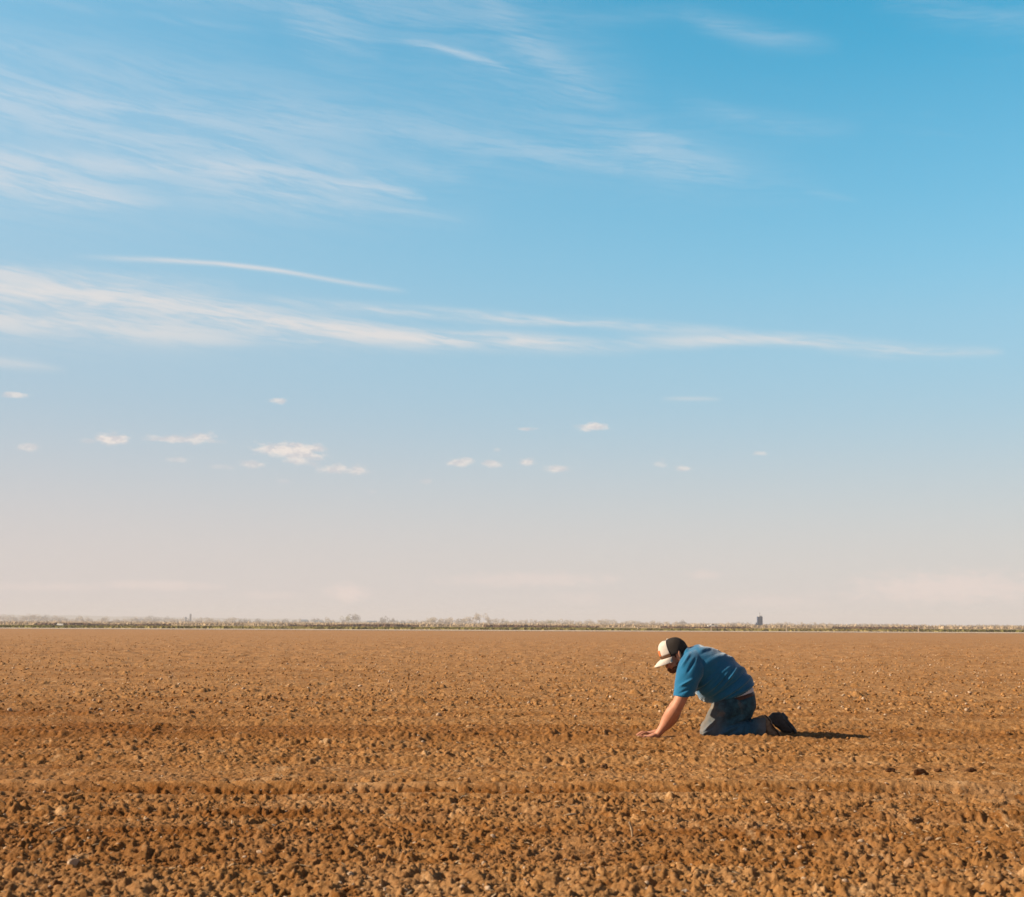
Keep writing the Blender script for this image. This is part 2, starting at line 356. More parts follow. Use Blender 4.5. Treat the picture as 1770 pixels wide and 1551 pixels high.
# ------------------------------------------------------------------ soil material
def soil_material(name, island=0.0):
    m = bpy.data.materials.new(name); m.use_nodes = True; t = m.node_tree; n = NT(t)
    p = t.nodes['Principled BSDF']
    geo = n.new('ShaderNodeNewGeometry')
    pos = geo.outputs['Position']
    s = n.new('ShaderNodeSeparateXYZ'); n.link(pos, s.inputs[0])
    dry = (0.360, 0.190, 0.072); mid = (0.275, 0.130, 0.040); wet = (0.18, 0.066, 0.011); pale = (0.56, 0.36, 0.19)
    big = n.noise(pos, .55, 4, .6); med = n.noise(pos, 3.5, 5, .65); fin = n.noise(pos, 38.0, 5, .7)
    c = n.mix(n.ss(med, .32, .68), mid, dry)
    # fine mottling: damp crumbs and pale crumbs
    c = n.mix(n.ss(fin, .50, .32, 0, .9), c, wet)
    c = n.mix(n.ss(fin, .59, .72, 0, .75), c, pale)
    c = n.mix(n.m('MULTIPLY', n.ss(n.noise(pos, 1.7, 4, .65), .42, .62, 0, .34), n.ss(s.outputs[1], 9.0, 5.0, .35, 1.0)), c, (.30, .175, .09))
    # damp freshly turned strip; soil darker towards the left of the field
    yy = n.m('ADD', s.outputs[1], n.m('MULTIPLY', n.m('SUBTRACT', big, .5), 1.6))
    def band(c0, wd, amt):
        d = n.m('DIVIDE', n.m('SUBTRACT', yy, c0), wd)
        return n.m('MULTIPLY', n.m('EXPONENT', n.m('MULTIPLY', n.m('MULTIPLY', d, d), -1.0)), amt)
    b = n.m('ADD', band(9.5, .75, .62), n.m('ADD', 0.0, band(5.0, .5, .25)))
    yn = n.m('ADD', s.outputs[1], n.m('MULTIPLY', n.m('SUBTRACT', n.noise(n.vm('MULTIPLY', pos, (1.0, .3, 1.0)), 1.1, 3, .6), .5), .22))
    def nb(c0, wd, amt):
        d = n.m('DIVIDE', n.m('SUBTRACT', yn, c0), wd)
        return n.m('MULTIPLY', n.m('EXPONENT', n.m('MULTIPLY', n.m('MULTIPLY', d, d), -1.0)), amt)
    br = n.ss(n.noise(n.vm('MULTIPLY', pos, (.8, 3.0, 1.0)), 1.0, 4, .7), .34, .58, .15, 1.6)
    tr = None
    for q in ((10.2, .13, .75), (9.2, .12, .5), (8.35, .09, .55), (7.62, .05, .4), (7.2, .07, .35), (6.25, .07, .75), (5.85, .05, .35), (5.5, .08, .5), (5.0, .12, .45), (4.5, .10, .35), (11.6, .2, .4), (13.5, .25, .3)):
        tr = nb(*q) if tr is None else n.m('ADD', tr, nb(*q))
    b = n.m('ADD', b, n.m('MULTIPLY', tr, br))
    b = n.m('MULTIPLY', b, n.ss(med, .25, .6, .5, 1.0))
    b = n.m('ADD', b, n.m('MULTIPLY', n.ss(s.outputs[0], .5, -4.5, 0, .45), n.ss(s.outputs[1], 16.0, 8.0)))
    c = n.mix(n.m('MINIMUM', b, .92), c, wet)
    rim = n.m('ADD', band(6.45, .045, .30), band(6.08, .035, .22))  # track rims: dry dust plus their sunlit tops painted paler
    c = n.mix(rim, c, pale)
    far = n.ss(s.outputs[1], 10.0, 45.0, 0, .35)
    c = n.mix(far, c, (.36, .195, .088))
    sp2 = n.vm('MULTIPLY', pos, (1.0, .35, 1.0))
    f1 = n.noise(sp2, 7.0, 5, .75)
    c = n.mix(n.ss(f1, .46, .30, 0, .85), c, wet)
    c = n.mix(n.ss(f1, .56, .72, 0, .7), c, pale)
    f2 = n.noise(n.vm('MULTIPLY', pos, (.12, .9, 1.0)), 1.0, 4, .6)
    c = n.mix(n.ss(f2, .52, .30, 0, .35), c, wet)
    if island:
        r = n.ss(geo.outputs['Random Per Island'], 0.0, 1.0, 1 - island, 1 + island)
        vm = n.new('ShaderNodeVectorMath', operation='SCALE'); n.link(c, vm.inputs[0]); n.link(r, vm.inputs[3]); c = vm.outputs[0]
        r2 = n.m('FRACT', n.m('MULTIPLY', geo.outputs['Random Per Island'], 37.0))
        c = n.mix(n.ss(r2, .86, .93, 0, .7), c, (.55, .43, .32))
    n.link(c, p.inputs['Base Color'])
    p.inputs['Roughness'].default_value = .95; p.inputs['Specular IOR Level'].default_value = .15
    bp = n.new('ShaderNodeBump'); bp.inputs['Strength'].default_value = .9; bp.inputs['Distance'].default_value = .012
    hsum = n.m('ADD', n.noise(pos, 55.0, 6, .75), n.m('MULTIPLY', n.noise(pos, 9.0, 4, .6), 1.5))
    n.link(hsum, bp.inputs['Height']); n.link(bp.outputs[0], p.inputs['Normal'])
    return m
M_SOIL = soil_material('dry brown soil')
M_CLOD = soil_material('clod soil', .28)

# ------------------------------------------------------------------ ground sheet
def build_ground():
    az = np.concatenate([np.linspace(-50, -24, 90, endpoint=False), np.linspace(-24, 24, 1000, endpoint=False), np.linspace(24, 50, 91)])
    az = np.radians(az)
    d = np.concatenate([np.linspace(.9, 3.2, 60, endpoint=False), np.geomspace(3.2, 14, 760, endpoint=False), np.geomspace(14, 60, 440, endpoint=False), np.geomspace(60, 160, 110)])
    D, A = np.meshgrid(d, az, indexing='ij')
    Y = D; X = D * np.tan(A)
    dr = np.gradient(d); 
    sp = np.maximum(np.abs(np.gradient(X, axis=1)), dr[:, None] * .22)
    Z = soil_height(X, Y, sp)
    V = np.stack([X, Y, Z], -1).reshape(-1, 3)
    nr, nc = X.shape
    idx = np.arange(nr * nc).reshape(nr, nc)
    Fc = np.stack([idx[:-1, :-1], idx[:-1, 1:], idx[1:, 1:], idx[1:, :-1]], -1).reshape(-1, 4)
    # the coarse rest of the plain, a hand's breadth lower, out to the horizon
    g = np.array([-12000, -3000, -800, -200, 0, 200, 800, 3000, 12000.]); 
    GX, GY = np.meshgrid(g, g + 0.0)
    V2 = np.stack([GX, GY, np.full_like(GX, -.09)], -1).reshape(-1, 3)
    i2 = np.arange(81).reshape(9, 9) + len(V)
    F2 = np.stack([i2[:-1, :-1], i2[:-1, 1:], i2[1:, 1:], i2[1:, :-1]], -1).reshape(-1, 4)
    me = np_mesh('field_soil', np.concatenate([V, V2]), np.concatenate([Fc, F2]))
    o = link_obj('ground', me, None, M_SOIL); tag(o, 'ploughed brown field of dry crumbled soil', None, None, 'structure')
    return o
build_ground()

# ------------------------------------------------------------------ loose clods (uncountable)
def ico(sub):
    bm = bmesh.new(); bmesh.ops.create_icosphere(bm, subdivisions=sub, radius=1)
    v = np.array([q.co[:] for q in bm.verts], np.float32); f = np.array([[a.index for a in p.verts] for p in bm.faces], np.int32)
    bm.free(); return v, f
rng = np.random.default_rng(5)
def lumpy(v, seed, amp=.35):
    r = np.random.default_rng(seed); out = v.copy(); k = np.ones(len(v), np.float32)
    for q in range(9):
        d = r.normal(size=3); d /= np.linalg.norm(d)
        k *= 1 - amp * np.clip((v @ d) - r.uniform(.3, .75), 0, 1) * 1.6
    k *= 1 + r.uniform(-.07, .07, len(v))
    return out * k[:, None]
def rotmats(n, r):
    q = r.normal(size=(n, 4)); q /= np.linalg.norm(q, axis=1)[:, None]
    a, b, c, d = q.T
    return np.stack([np.stack([1-2*(c*c+d*d), 2*(b*c-a*d), 2*(b*d+a*c)], -1), np.stack([2*(b*c+a*d), 1-2*(b*b+d*d), 2*(c*d-a*b)], -1), np.stack([2*(b*d-a*c), 2*(c*d+a*b), 1-2*(b*b+c*c)], -1)], 1)
def scatter(n, d0, d1, pw, hw):
    u = rng.random(n); y = d0 * (d1 / d0) ** (u ** pw)
    x = (rng.random(n) * 2 - 1) * (y * hw + .6)
    return x, y
def cloud_of(sub, x, y, rad, name, smooth, flat=.72):
    vb, fb = ico(sub); nv = len(vb)
    vars_ = [lumpy(vb, 40 + i) for i in range(14)]
    z = soil_height(x, y, np.full(x.shape, .01))
    Rm = rotmats(len(x), rng); sc = rad[:, None] * rng.uniform(.65, 1.25, (len(x), 3))
    which = rng.integers(0, 14, len(x))
    base_ = np.stack(vars_)[which]                       # n,nv,3
    P = np.einsum('nij,nvj->nvi', Rm, base_ * sc[:, None, :])
    P[:, :, 2] *= flat
    P += np.stack([x, y, z + rad * .25], -1)[:, None, :]
    Fc = (fb[None] + (np.arange(len(x)) * nv)[:, None, None]).reshape(-1, 3)
    return P.reshape(-1, 3).astype(np.float32), Fc
def thin_tracks(x, y):
    k = np.exp(-((y - 7.0) / .45) ** 2) * .4 + np.exp(-((y - 7.72) / .06) ** 2) * .8 + np.exp(-((y - 6.43) / .05) ** 2) * .9
    man = (np.abs(x - MANX - .1) < .62) & (np.abs(y - 9.38) < .36) | (np.abs(x - MANX + .5) < .17) & (np.abs(y - 9.38) < .36)
    patch = vnoise(x * .9, y * 1.5, 700)
    return (rng.random(len(x)) > k) & ~man & (rng.random(len(x)) < .35 + patch)
Vs, Fs = [], []
def add_clods(sub, n, d0, d1, rlo, rhi, pwr=2.2, hw=.56):
    x, y = scatter(n, d0, d1, .8, hw); k = thin_tracks(x, y); x, y = x[k], y[k]
    rad = rlo + (rhi - rlo) * rng.random(len(x)) ** pwr
    V, Fc = cloud_of(sub, x, y, rad, '', False)
    off = sum(len(v) for v in Vs); Vs.append(V); Fs.append(Fc + off)
add_clods(3, 1000, 2.6, 4.9, .008, .027, 4.0)
add_clods(2, 9000, 2.6, 4.9, .0045, .013, 2.0)
add_clods(2, 9000, 4.4, 6.6, .0030, .009, 2.2)
add_clods(2, 12000, 5.0, 14.0, .004, .013, 2.8)
add_clods(1, 16000, 2.6, 6.5, .0025, .006, 1.2)
add_clods(1, 20000, 11.0, 80.0, .010, .034, 2.0, .5)
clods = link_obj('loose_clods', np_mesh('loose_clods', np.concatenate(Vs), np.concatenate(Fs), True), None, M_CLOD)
tag(clods, 'countless loose crumbs and clods of brown earth over the field', 'soil clods', None, 'stuff')

# straw, husks and pale chips (uncountable)
def residue():
    n = 4200
    x, y = scatter(n, 2.8, 120, 1.05, .5); x2, y2 = scatter(2600, 12, 75, .9, .5); x = np.append(x, x2); y = np.append(y, y2); n = len(x)
    patch = vnoise(x * .5, y * .5, 911); k = rng.random(n) < .2 + patch; x, y = x[k], y[k]; n = len(x)
    L = rng.uniform(.005, .015, n) * (1 + (rng.random(n) > .95) * 1.0); wd = rng.uniform(.002, .0045, n) * (1 + np.clip((y - 8) / 9, 0, 3.0)); L *= 1 + np.clip((y - 9) / 30, 0, 1.3)
    z = soil_height(x, y, np.full(n, .01))
    a = rng.uniform(0, 2 * np.pi, n); tl = rng.normal(0, .30, n)
    d = np.stack([np.cos(a) * np.cos(tl), np.sin(a) * np.cos(tl), np.sin(tl)], -1)
    s = np.stack([-np.sin(a), np.cos(a), rng.normal(0, .16, n)], -1); s /= np.linalg.norm(s, axis=1)[:, None]
    u = np.cross(d, s)
    c = np.stack([x, y, z + .010], -1)
    V = []
    for t, ws, bend in ((-1, .7, 0), (0, 1, .12), (1, .5, 0)):
        for sa, ua in ((-1, 0), (0, .5), (1, 0), (0, -.5)):
            V.append(c + d * (L * t)[:, None] + s * (wd * sa * ws)[:, None] + u * (wd * ua * ws)[:, None] + u * (L * bend)[:, None])
    V = np.stack(V, 1)
    q = []
    for k in (0, 1):
        for j in range(4):
            q.append([k*4+j, k*4+(j+1) % 4, (k+1)*4+(j+1) % 4, (k+1)*4+j])
    q += [[3, 2, 1, 0], [8, 9, 10, 11]]
    q = np.array(q)
    Fc = (q[None] + (np.arange(n) * 12)[:, None, None]).reshape(-1, 4)
    return V.reshape(-1, 3), Fc
M_STRAW = material('pale straw', (.46, .33, .20), .8, .4, 3, island=.35)
V, Fc = residue()
tag(link_obj('crop_residue', np_mesh('crop_residue', V, Fc, False), None, M_STRAW), 'pale bits of straw and husk strewn over the soil', 'straw', None, 'stuff')

# single large clods and stones one can point to
def big_clod(name, px, py, rad, lab, mat, squash=.8, lift=.35, seed=0, cat='clod', grp=None):
    p = ground_at(px, py)
    vb, fb = ico(4); r = np.random.default_rng(900 + seed)
    v = lumpy(vb, 900 + seed, .5)
    nn = (vnoise(v[:, 0] * 3 + 9 + seed, v[:, 1] * 3 + v[:, 2] * 2.3, 3) - .5) * .28 + (vnoise(v[:, 0] * 8 + 9, v[:, 1] * 8 + v[:, 2] * 7, 4) - .5) * .12
    v = v * (1 + nn)[:, None] * np.array([1.0, .85, squash]) * rad
    o = link_obj(name, np_mesh(name, v, fb), None, mat)
    z = float(soil_height(np.array([p.x]), np.array([p.y]), np.array([.01]))[0])
    o.location = (p.x, p.y, z + rad * lift); o.rotation_euler = (0, 0, r.uniform(0, 6))
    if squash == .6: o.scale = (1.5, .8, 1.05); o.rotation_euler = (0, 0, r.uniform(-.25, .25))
    tag(o, lab, cat, grp)
M_PALECLOD = material('pale dry clod', (.38, .22, .11), .95, .35, 25, .8, 70)
M_DARKCLOD = material('dark brown clod', (.15, .07, .028), .95, .4, 25, .8, 70)  # dark clods, and painted shade for the hollow stand-ins
M_STONE = material('grey stone', (.34, .28, .23), .85, .3, 30, .5, 80)
G = 'large clods standing out of the soil'
for i, (px, py, r, lab, m) in enumerate([
 (1122, 1522, .023, 'rounded pale brown clod in the foreground below the kneeling man', M_PALECLOD),
 (1045, 1328, .027, 'single dark clod standing on the smooth strip left of the man', M_DARKCLOD),
 (100, 1535, .022, 'dark rounded clod near the bottom left corner', M_DARKCLOD),
 (1448, 1530, .028, 'lumpy tan clod on the bottom edge right of centre', M_PALECLOD),
 (1575, 1508, .026, 'upright tan clod in the right foreground', M_PALECLOD),
 (930, 1392, .013, 'small pale clod beside a dark hollow below the wheel track', M_PALECLOD),
 (912, 1537, .014, 'pale clod near the bottom edge left of centre', M_PALECLOD),
 (648, 1478, .016, 'angular tan clod left of centre in the foreground', M_PALECLOD),
 (1588, 1341, .040, 'biggest dark brown clod standing in for a shaded hollow on the smooth strip at the right', M_DARKCLOD),
 (1622, 1337, .018, 'dark brown clod standing in for hollow shade against the right side of the biggest dark clod', M_DARKCLOD),
 (1540, 1336, .024, 'dark brown clod standing in for hollow shade, left of the biggest dark clod on the smooth strip', M_DARKCLOD),
 (1675, 1337, .030, 'dark brown clod standing in for hollow shade, farthest right on the smooth strip', M_DARKCLOD)]):
    big_clod('soil_clod', px, py, r, lab, m, .8 if i < 8 else .6, seed=i, grp=G)  # the last, stretched dark clods are added in place of shaded hollows
for i, (px, py, r, lab) in enumerate([
 (474, 1428, .011, 'small grey stone lying left of centre in the foreground'),
 (1690, 1456, .013, 'pale grey stone at the right side of the foreground'),
 (1185, 1545, .014, 'whitish stone at the bottom edge beside the rounded clod'),
 (560, 1330, .008, 'little dark grey pebble on the smooth strip left of centre')]):
    big_clod('stone', px, py, r, lab, M_STONE, .65, .3, 40 + i, 'stone', 'stones lying in the field')
def stalk(px, py, L, az, tilt, lab):
    p = ground_at(px, py); z = float(soil_height(np.array([p.x]), np.array([p.y]), np.array([.01]))[0])
    bm = bmesh.new(); n = 7; rings = []
    for i in range(n):
        t = i / (n - 1) - .5; r = .0045 * (1.25 if i == 3 else 1) * (1 - .25 * abs(t))
        rings.append([bm.verts.new((t * L, math.cos(a) * r + .012 * (t * t), math.sin(a) * r - .05 * L * (2 * t) ** 2)) for a in [k * math.pi / 4 for k in range(8)]])
    for a, b in zip(rings, rings[1:]):
        for k in range(8): bm.faces.new((a[k], a[(k + 1) % 8], b[(k + 1) % 8], b[k]))
    bm.faces.new(rings[0][::-1]); bm.faces.new(rings[-1])
    me = bpy.data.meshes.new('stalk_piece'); bm.to_mesh(me); bm.free()
    o = link_obj('stalk_piece', me, None, M_STRAW); o.location = (p.x, p.y, z + .012 + abs(math.sin(tilt)) * L * .35); o.rotation_euler = (0, tilt, az)
    tag(o, lab, 'stalk', 'broken stalk pieces on the soil')
stalk(1092, 1450, .055, .5, 1.3, 'short pale stalk stub standing upright in the foreground soil')
stalk(1585, 1375, .045, .5, -.35, 'pale stalk piece lying just below the wheel track')
stalk(985, 1412, .055, .25, -.12, 'straw coloured stalk lying flat in the middle foreground')
stalk(100, 1445, .050, .8, -.3, 'pale stalk piece in the left foreground')
stalk(1640, 1262, .075, .1, -.1, 'long pale husk lying right of the kneeling man')
stalk(267, 1199, .085, .1, .1, 'bright husk lying on the field at the left behind the tracks')
stalk(445, 1194, .080, .2, .15, 'bright husk lying left of centre beyond the tracks')

# ------------------------------------------------------------------ far edge of the field
def strip(name, y0, y1, z, mat, label, kind='structure', x=2500, n=60, wob=0.0, seed=0):
    xs = np.linspace(-x, x, n)
    r = np.random.default_rng(seed)
    a = y0 + r.normal(0, 1, n) * wob; b = y1 + r.normal(0, 1, n) * wob
    V = np.concatenate([np.stack([xs, a, np.full(n, z)], -1), np.stack([xs, b, np.full(n, z)], -1)])
    i = np.arange(n - 1); Fc = np.stack([i, i + 1, i + 1 + n, i + n], -1)
    return tag(link_obj(name, np_mesh(name, V, Fc), None, mat), label, None, None, kind)
M_ROAD = material('pale dirt', (.48, .38, .29), .95, .15, .02)
M_DRY = material('dry buff grass', (.34, .235, .12), .95, .25, .02)
strip('dirt_road', 158, 187, .03, M_ROAD, 'pale dirt road along the far edge of the field')
strip('meadow', 187, 6000, -.04, M_DRY, 'flat buff dry meadow beyond the field', n=200)

def tuft_strip(name, y0, y1, h, n, mats, label, cat, seed, xr=.5, gaps=None, hv=.4, wd=1.0):
    """a band of upright leaf-sized blades and twigs: nobody could count them"""
    r = np.random.default_rng(seed)
    y = r.uniform(y0, y1, n); x = r.uniform(-1, 1, n) * (y * xr)
    if gaps is not None:
        k = gaps(x, y); x, y = x[k], y[k]; n = len(x)
    hh = h * (1 - hv + hv * 2 * r.random(n)) * (.6 + .8 * vnoise(x * .08, y * .08, seed))
    a = r.uniform(-.8, .8, n); w_ = wd * r.uniform(.3, 1, n)
    dx_ = np.cos(a) * w_; dy_ = np.sin(a) * w_; lean = r.normal(0, .25, n) * hh
    z0 = np.full(n, -.05)
    V = np.stack([np.stack([x - dx_, y - dy_, z0], -1), np.stack([x + dx_, y + dy_, z0], -1),
                  np.stack([x + dx_ * .7 + lean, y + dy_ * .7, z0 + hh * .8], -1), np.stack([x - dx_ * .2 + lean, y - dy_ * .2, z0 + hh], -1)], 1)
    Fc = np.arange(n * 4).reshape(n, 4)
    return tag(link_obj(name, np_mesh(name, V.reshape(-1, 3), Fc, False), None, mats), label, cat, None, 'stuff')
M_GREEN = material('young grass', (.13, .14, .03), .9, .3, .03, col2=(.32, .25, .10))
M_SCRUB = material('dark scrub', (.15, .085, .05), .95, .3, .05)
M_BUFF = material('buff reeds', (.52, .39, .23), .95, .3, .02, island=.15)
tuft_strip('grass_verge', 200, 262, .25, 50000, M_GREEN, 'low green grass along the verge behind the dirt road', 'grass', 3, wd=.4, gaps=lambda x, y: vnoise(x * .03, y * .01, 12) > .30)
tuft_strip('dark_scrub', 400, 408, .52, 8000, M_SCRUB, 'broken dark line of low scrub beyond the green verge', 'scrub', 4, gaps=lambda x, y: vnoise(x * .05, y * .0, 15) > .42, wd=.5)
tuft_strip('buff_reeds', 520, 700, .80, 26000, M_BUFF, 'pale buff reeds and dry grass behind the dark scrub', 'reeds', 6, wd=.45)
tuft_strip('far_brush', 1150, 1500, 2.0, 26000, M_BUFF, 'pale buff brush below the distant trees', 'brush', 8, wd=1.0, gaps=lambda x, y: (x < 420 * y / 1300) | (vnoise(x * .01, y * .0, 18) > .5))

def hills():
    xs = np.linspace(-3600, 3000, 300); dist = 4200
    px = 885 + xs / dist * F
    hpx = np.interp(px, [-1200, 0, 250, 450, 600, 800, 1000, 1300, 2400], [16, 13.5, 10.5, 8.5, 5.5, 4, 1.5, .5, .5])
    hm = hpx / F * dist * (1 + .10 * (vnoise(xs * .012, xs * 0, 3) - .5)) + (vnoise(xs * .03, xs * 0, 5)) * 2.2
    prof = [(-260, 0), (-120, .75), (0, 1), (200, .9), (600, 0)]
    V = np.concatenate([np.stack([xs, np.full_like(xs, dist + o), hm * k - .1], -1) for o, k in prof])
    n = len(xs); Fc = []
    i = np.arange(n - 1)
    for r_ in range(len(prof) - 1): Fc.append(np.stack([i + r_ * n, i + 1 + r_ * n, i + 1 + (r_ + 1) * n, i + (r_ + 1) * n], -1))
    m = material('distant hills', (.30, .27, .21), 1, .3, .004)
    tag(link_obj('hills', np_mesh('hills', V, np.concatenate(Fc)), None, m), 'low hazy ridge on the horizon at the left', None, None, 'structure')
hills()

# distant trees: trunk + crown of many small twig clumps
def crown_mesh(seed, n=800):
    r = np.random.default_rng(seed)
    lobes = [(r.normal(0, .28, 3) * np.array([1, 1, .5]) + np.array([0, 0, .62]), r.uniform(.20, .36)) for _ in range(7)]
    V = []
    for i in range(n):
        c, rad = lobes[r.integers(0, 7)]
        d = r.normal(size=3); d /= np.linalg.norm(d)
        p = c + d * rad * r.uniform(.4, 1.0) ** .5
        p[2] = max(p[2], .16)
        a = r.normal(size=3); a /= np.linalg.norm(a); b = np.cross(a, r.normal(size=3)); b /= np.linalg.norm(b)
        s = r.uniform(.016, .042)
        V += [p - a * s - b * s * .6, p + a * s - b * s * .5, p + a * s * .8 + b * s, p - a * s * .6 + b * s * .7]
    V = np.array(V); V[:, 2] *= 1 / .98
    return np_mesh('crown', V, np.arange(len(V)).reshape(-1, 4), False)
def trunk_mesh(seed):
    r = random.Random(seed); bm = bmesh.new()
    def tube(p0, p1, r0, r1):
        p0, p1 = Vector(p0), Vector(p1); d = (p1 - p0).normalized(); s = d.orthogonal().normalized(); t = d.cross(s)
        A = [bm.verts.new(p0 + (s * math.cos(k * math.pi / 3) + t * math.sin(k * math.pi / 3)) * r0) for k in range(6)]
        B = [bm.verts.new(p1 + (s * math.cos(k * math.pi / 3) + t * math.sin(k * math.pi / 3)) * r1) for k in range(6)]
        for k in range(6): bm.faces.new((A[k], A[(k + 1) % 6], B[(k + 1) % 6], B[k]))
        bm.faces.new(B)
    tube((0, 0, -.02), (0, 0, .35), .035, .024); tube((0, 0, .33), (.02, 0, .75), .024, .008)
    for k in range(6):
        a = r.uniform(0, 6.28); z = r.uniform(.25, .5); L = r.uniform(.2, .34)
        tube((0, 0, z), (math.cos(a) * L, math.sin(a) * L, z + r.uniform(.15, .35)), .014, .004)
    me = bpy.data.meshes.new('trunk'); bm.to_mesh(me); bm.free(); return me
M_CROWNS = [material('buff twigs', (.52, .40, .23), 1, .3, 2, island=.2), material('grey twigs', (.30, .25, .19), 1, .3, 2, island=.2), material('budding green twigs', (.40, .36, .15), 1, .3, 2, island=.2)]
M_BARK = material('bark', (.22, .17, .12), 1, .3, 5)
CM = [[crown_mesh(20 + i) for i in range(4)] for _ in range(3)]
for k in range(3):
    for me in CM[k]: me.materials.append(M_CROWNS[k])
TM = [trunk_mesh(i) for i in range(3)]
for me in TM: me.materials.append(M_BARK)
TREE_LAB = ['pale buff leafless tree in the distant tree line', 'greyish bare tree in the distant tree line', 'yellow green budding tree in the distant tree line']
TREE_GRP = ['pale buff trees of the distant tree line', 'grey bare trees of the distant tree line', 'yellow green trees of the distant tree line']
def tree(px, top, dist, wr, kind, label=None, cat='tree'):
    hp = at(px, top, dist); h = hp.z + .1
    t = empty('tree', (hp.x, dist, -.08), random.uniform(0, 6.28)); 
    tag(t, label or TREE_LAB[kind], cat, None if label else TREE_GRP[kind])
    for nm, me in (('trunk', random.choice(TM)), ('crown', random.choice(CM[kind]))):
        o = link_obj(nm, me, t); o.scale = (h * wr, h * wr, h)
def hzy(px): return 1076 + px * .0045
# (x0, x1, height of the tops above the horizon in photo pixels, count, kinds, distance)
rt = random.Random(11)
for x0, x1, h0, n, kinds, dist in [(0, 120, 11, 10, (0, 1), 1900), (120, 300, 8, 12, (0, 1, 0), 1900), (225, 290, 10, 5, (1,), 2400), (300, 450, 7.5, 14, (0, 0, 1), 1800), (450, 560, 7, 9, (0, 1), 1900), (560, 600, 8, 3, (1, 0), 1900),
    (640, 740, 6, 8, (1, 0), 1900), (740, 810, 8, 8, (0, 0), 1500), (850, 960, 7, 12, (0, 0, 2), 1500), (960, 1180, 7, 22, (0,), 1600), (1180, 1300, 4.5, 10, (0, 1), 1600), (1330, 1440, 5, 12, (0,), 1700),
    (1440, 1560, 4, 12, (0, 1), 1700), (1560, 1770, 2.6, 16, (0,), 1800)]:
    for i in range(n):
        x = x0 + (x1 - x0) * (i + rt.uniform(.1, .9)) / n
        h = h0 * rt.uniform(.8, 1.35)
        tree(x, hzy(x) - h, dist * rt.uniform(.95, 1.05), rt.uniform(.9, 1.7), rt.choice(kinds))
tree(829, 1063, 1400, .95, 0, 'tallest pale buff tree, right of the long low shed')
tree(812, 1068, 1400, .9, 0, 'pale buff tree just left of the tallest pale tree')
tree(845, 1067, 1420, .8, 0, 'pale buff tree just right of the tallest pale tree')
tree(609, 1064, 1500, 1.2, 1, 'broad grey tree with rounded crown, left of the shed')
tree(598, 1067, 1500, 1.0, 2, 'yellow green tree at the left side of the broad grey tree')
tree(663, 1067, 1500, .9, 1, 'grey rounded tree just left of the long low shed')
tree(677, 1070, 1500, .9, 1, 'small grey tree between the rounded grey tree and the shed')
tree(947, 1074, 1200, 1.8, 2, 'yellow green bush shaped tree left of the man in the tree line')
tree(740, 1071, 1500, 1.1, 2, 'yellowish tree right behind the shed end')
tree(1178, 1072, 1500, 1.1, 1, 'grey tree above the kneeling man\'s cap')
tree(1690, 1079, 1500, .7, 1, 'small dark tree alone near the right edge of the horizon')

# distant buildings
def part_mesh(name, parent, mat, build):
    bm = bmesh.new(); build(bm); me = bpy.data.meshes.new(name); bm.to_mesh(me); bm.free()
    return link_obj(name, me, parent, mat)
def bx(bm, x0, x1, y0, y1, z0, z1):
    g = bmesh.ops.create_cube(bm, size=1)['verts']
    for v in g: v.co = Vector(((x0 + x1) / 2 + v.co.x * (x1 - x0), (y0 + y1) / 2 + v.co.y * (y1 - y0), (z0 + z1) / 2 + v.co.z * (z1 - z0)))
def cyl(bm, x, y, z0, z1, r, r2=None, n=20):
    g = bmesh.ops.create_cone(bm, cap_ends=True, segments=n, radius1=r, radius2=r if r2 is None else r2, depth=z1 - z0)['verts']
    for v in g: v.co += Vector((x, y, (z0 + z1) / 2))
M_NAVY = material('navy steel', (.015, .05, .13), .6, .3, .4)
M_ROOFG = material('blue grey roofing', (.12, .16, .21), .7, .2, .3)
M_WHITE = material('weathered white paint', (.75, .72, .68), .7, .1, 1)
M_RED = material('barn red', (.24, .06, .035), .8, .3, .5)
M_GREYM = material('grey metal', (.25, .26, .28), .6, .2, .5)
M_WOOD = material('weathered wood', (.38, .30, .22), .9, .3, 3)
M_DARKGLASS = material('dark window', (.03, .03, .035), .2, .1, 3)
def base_at(px, dist): p = at(px, 1080, dist); return (p.x, dist, -.09)
# grain elevator, right
D = 700; s = D / F
e = empty('grain_elevator', base_at(1313.5, D))
tag(e, 'dark blue grain elevator tower with a thin mast, right of the man on the horizon', 'grain elevator')
hh = (hzy(1313) - 1063.5) * s
part_mesh('tower', e, M_NAVY, lambda bm: [bx(bm, -4.3 * s, 4.3 * s, -3 * s, 3 * s, 0, hh), bx(bm, -4.5 * s, 4.5 * s, -3.2 * s, 3.2 * s, hh * .55, hh * .58)])
part_mesh('head_house', e, M_WHITE, lambda bm: [bx(bm, -1.6 * s, 3.4 * s, -1.5 * s, 1.5 * s, hh, hh + 1.4 * s), bx(bm, -1.9 * s, 3.7 * s, -1.8 * s, 1.8 * s, hh + 1.4 * s, hh + 1.7 * s)])
part_mesh('mast', e, M_GREYM, lambda bm: [cyl(bm, 0, 0, hh + 1.7 * s, hh + 7.5 * s, .35 * s, .2 * s), bx(bm, -.9 * s, .9 * s, -.1, .1, hh + 5.4 * s, hh + 5.8 * s)])
part_mesh('annex', e, M_NAVY, lambda bm: [bx(bm, -8 * s, -4.35 * s, -3 * s, 3 * s, 0, (hzy(1305) - 1076) * s), cyl(bm, -6 * s, 0, (hzy(1305) - 1076) * s, (hzy(1305) - 1073.5) * s, 1.4 * s, .8 * s)])
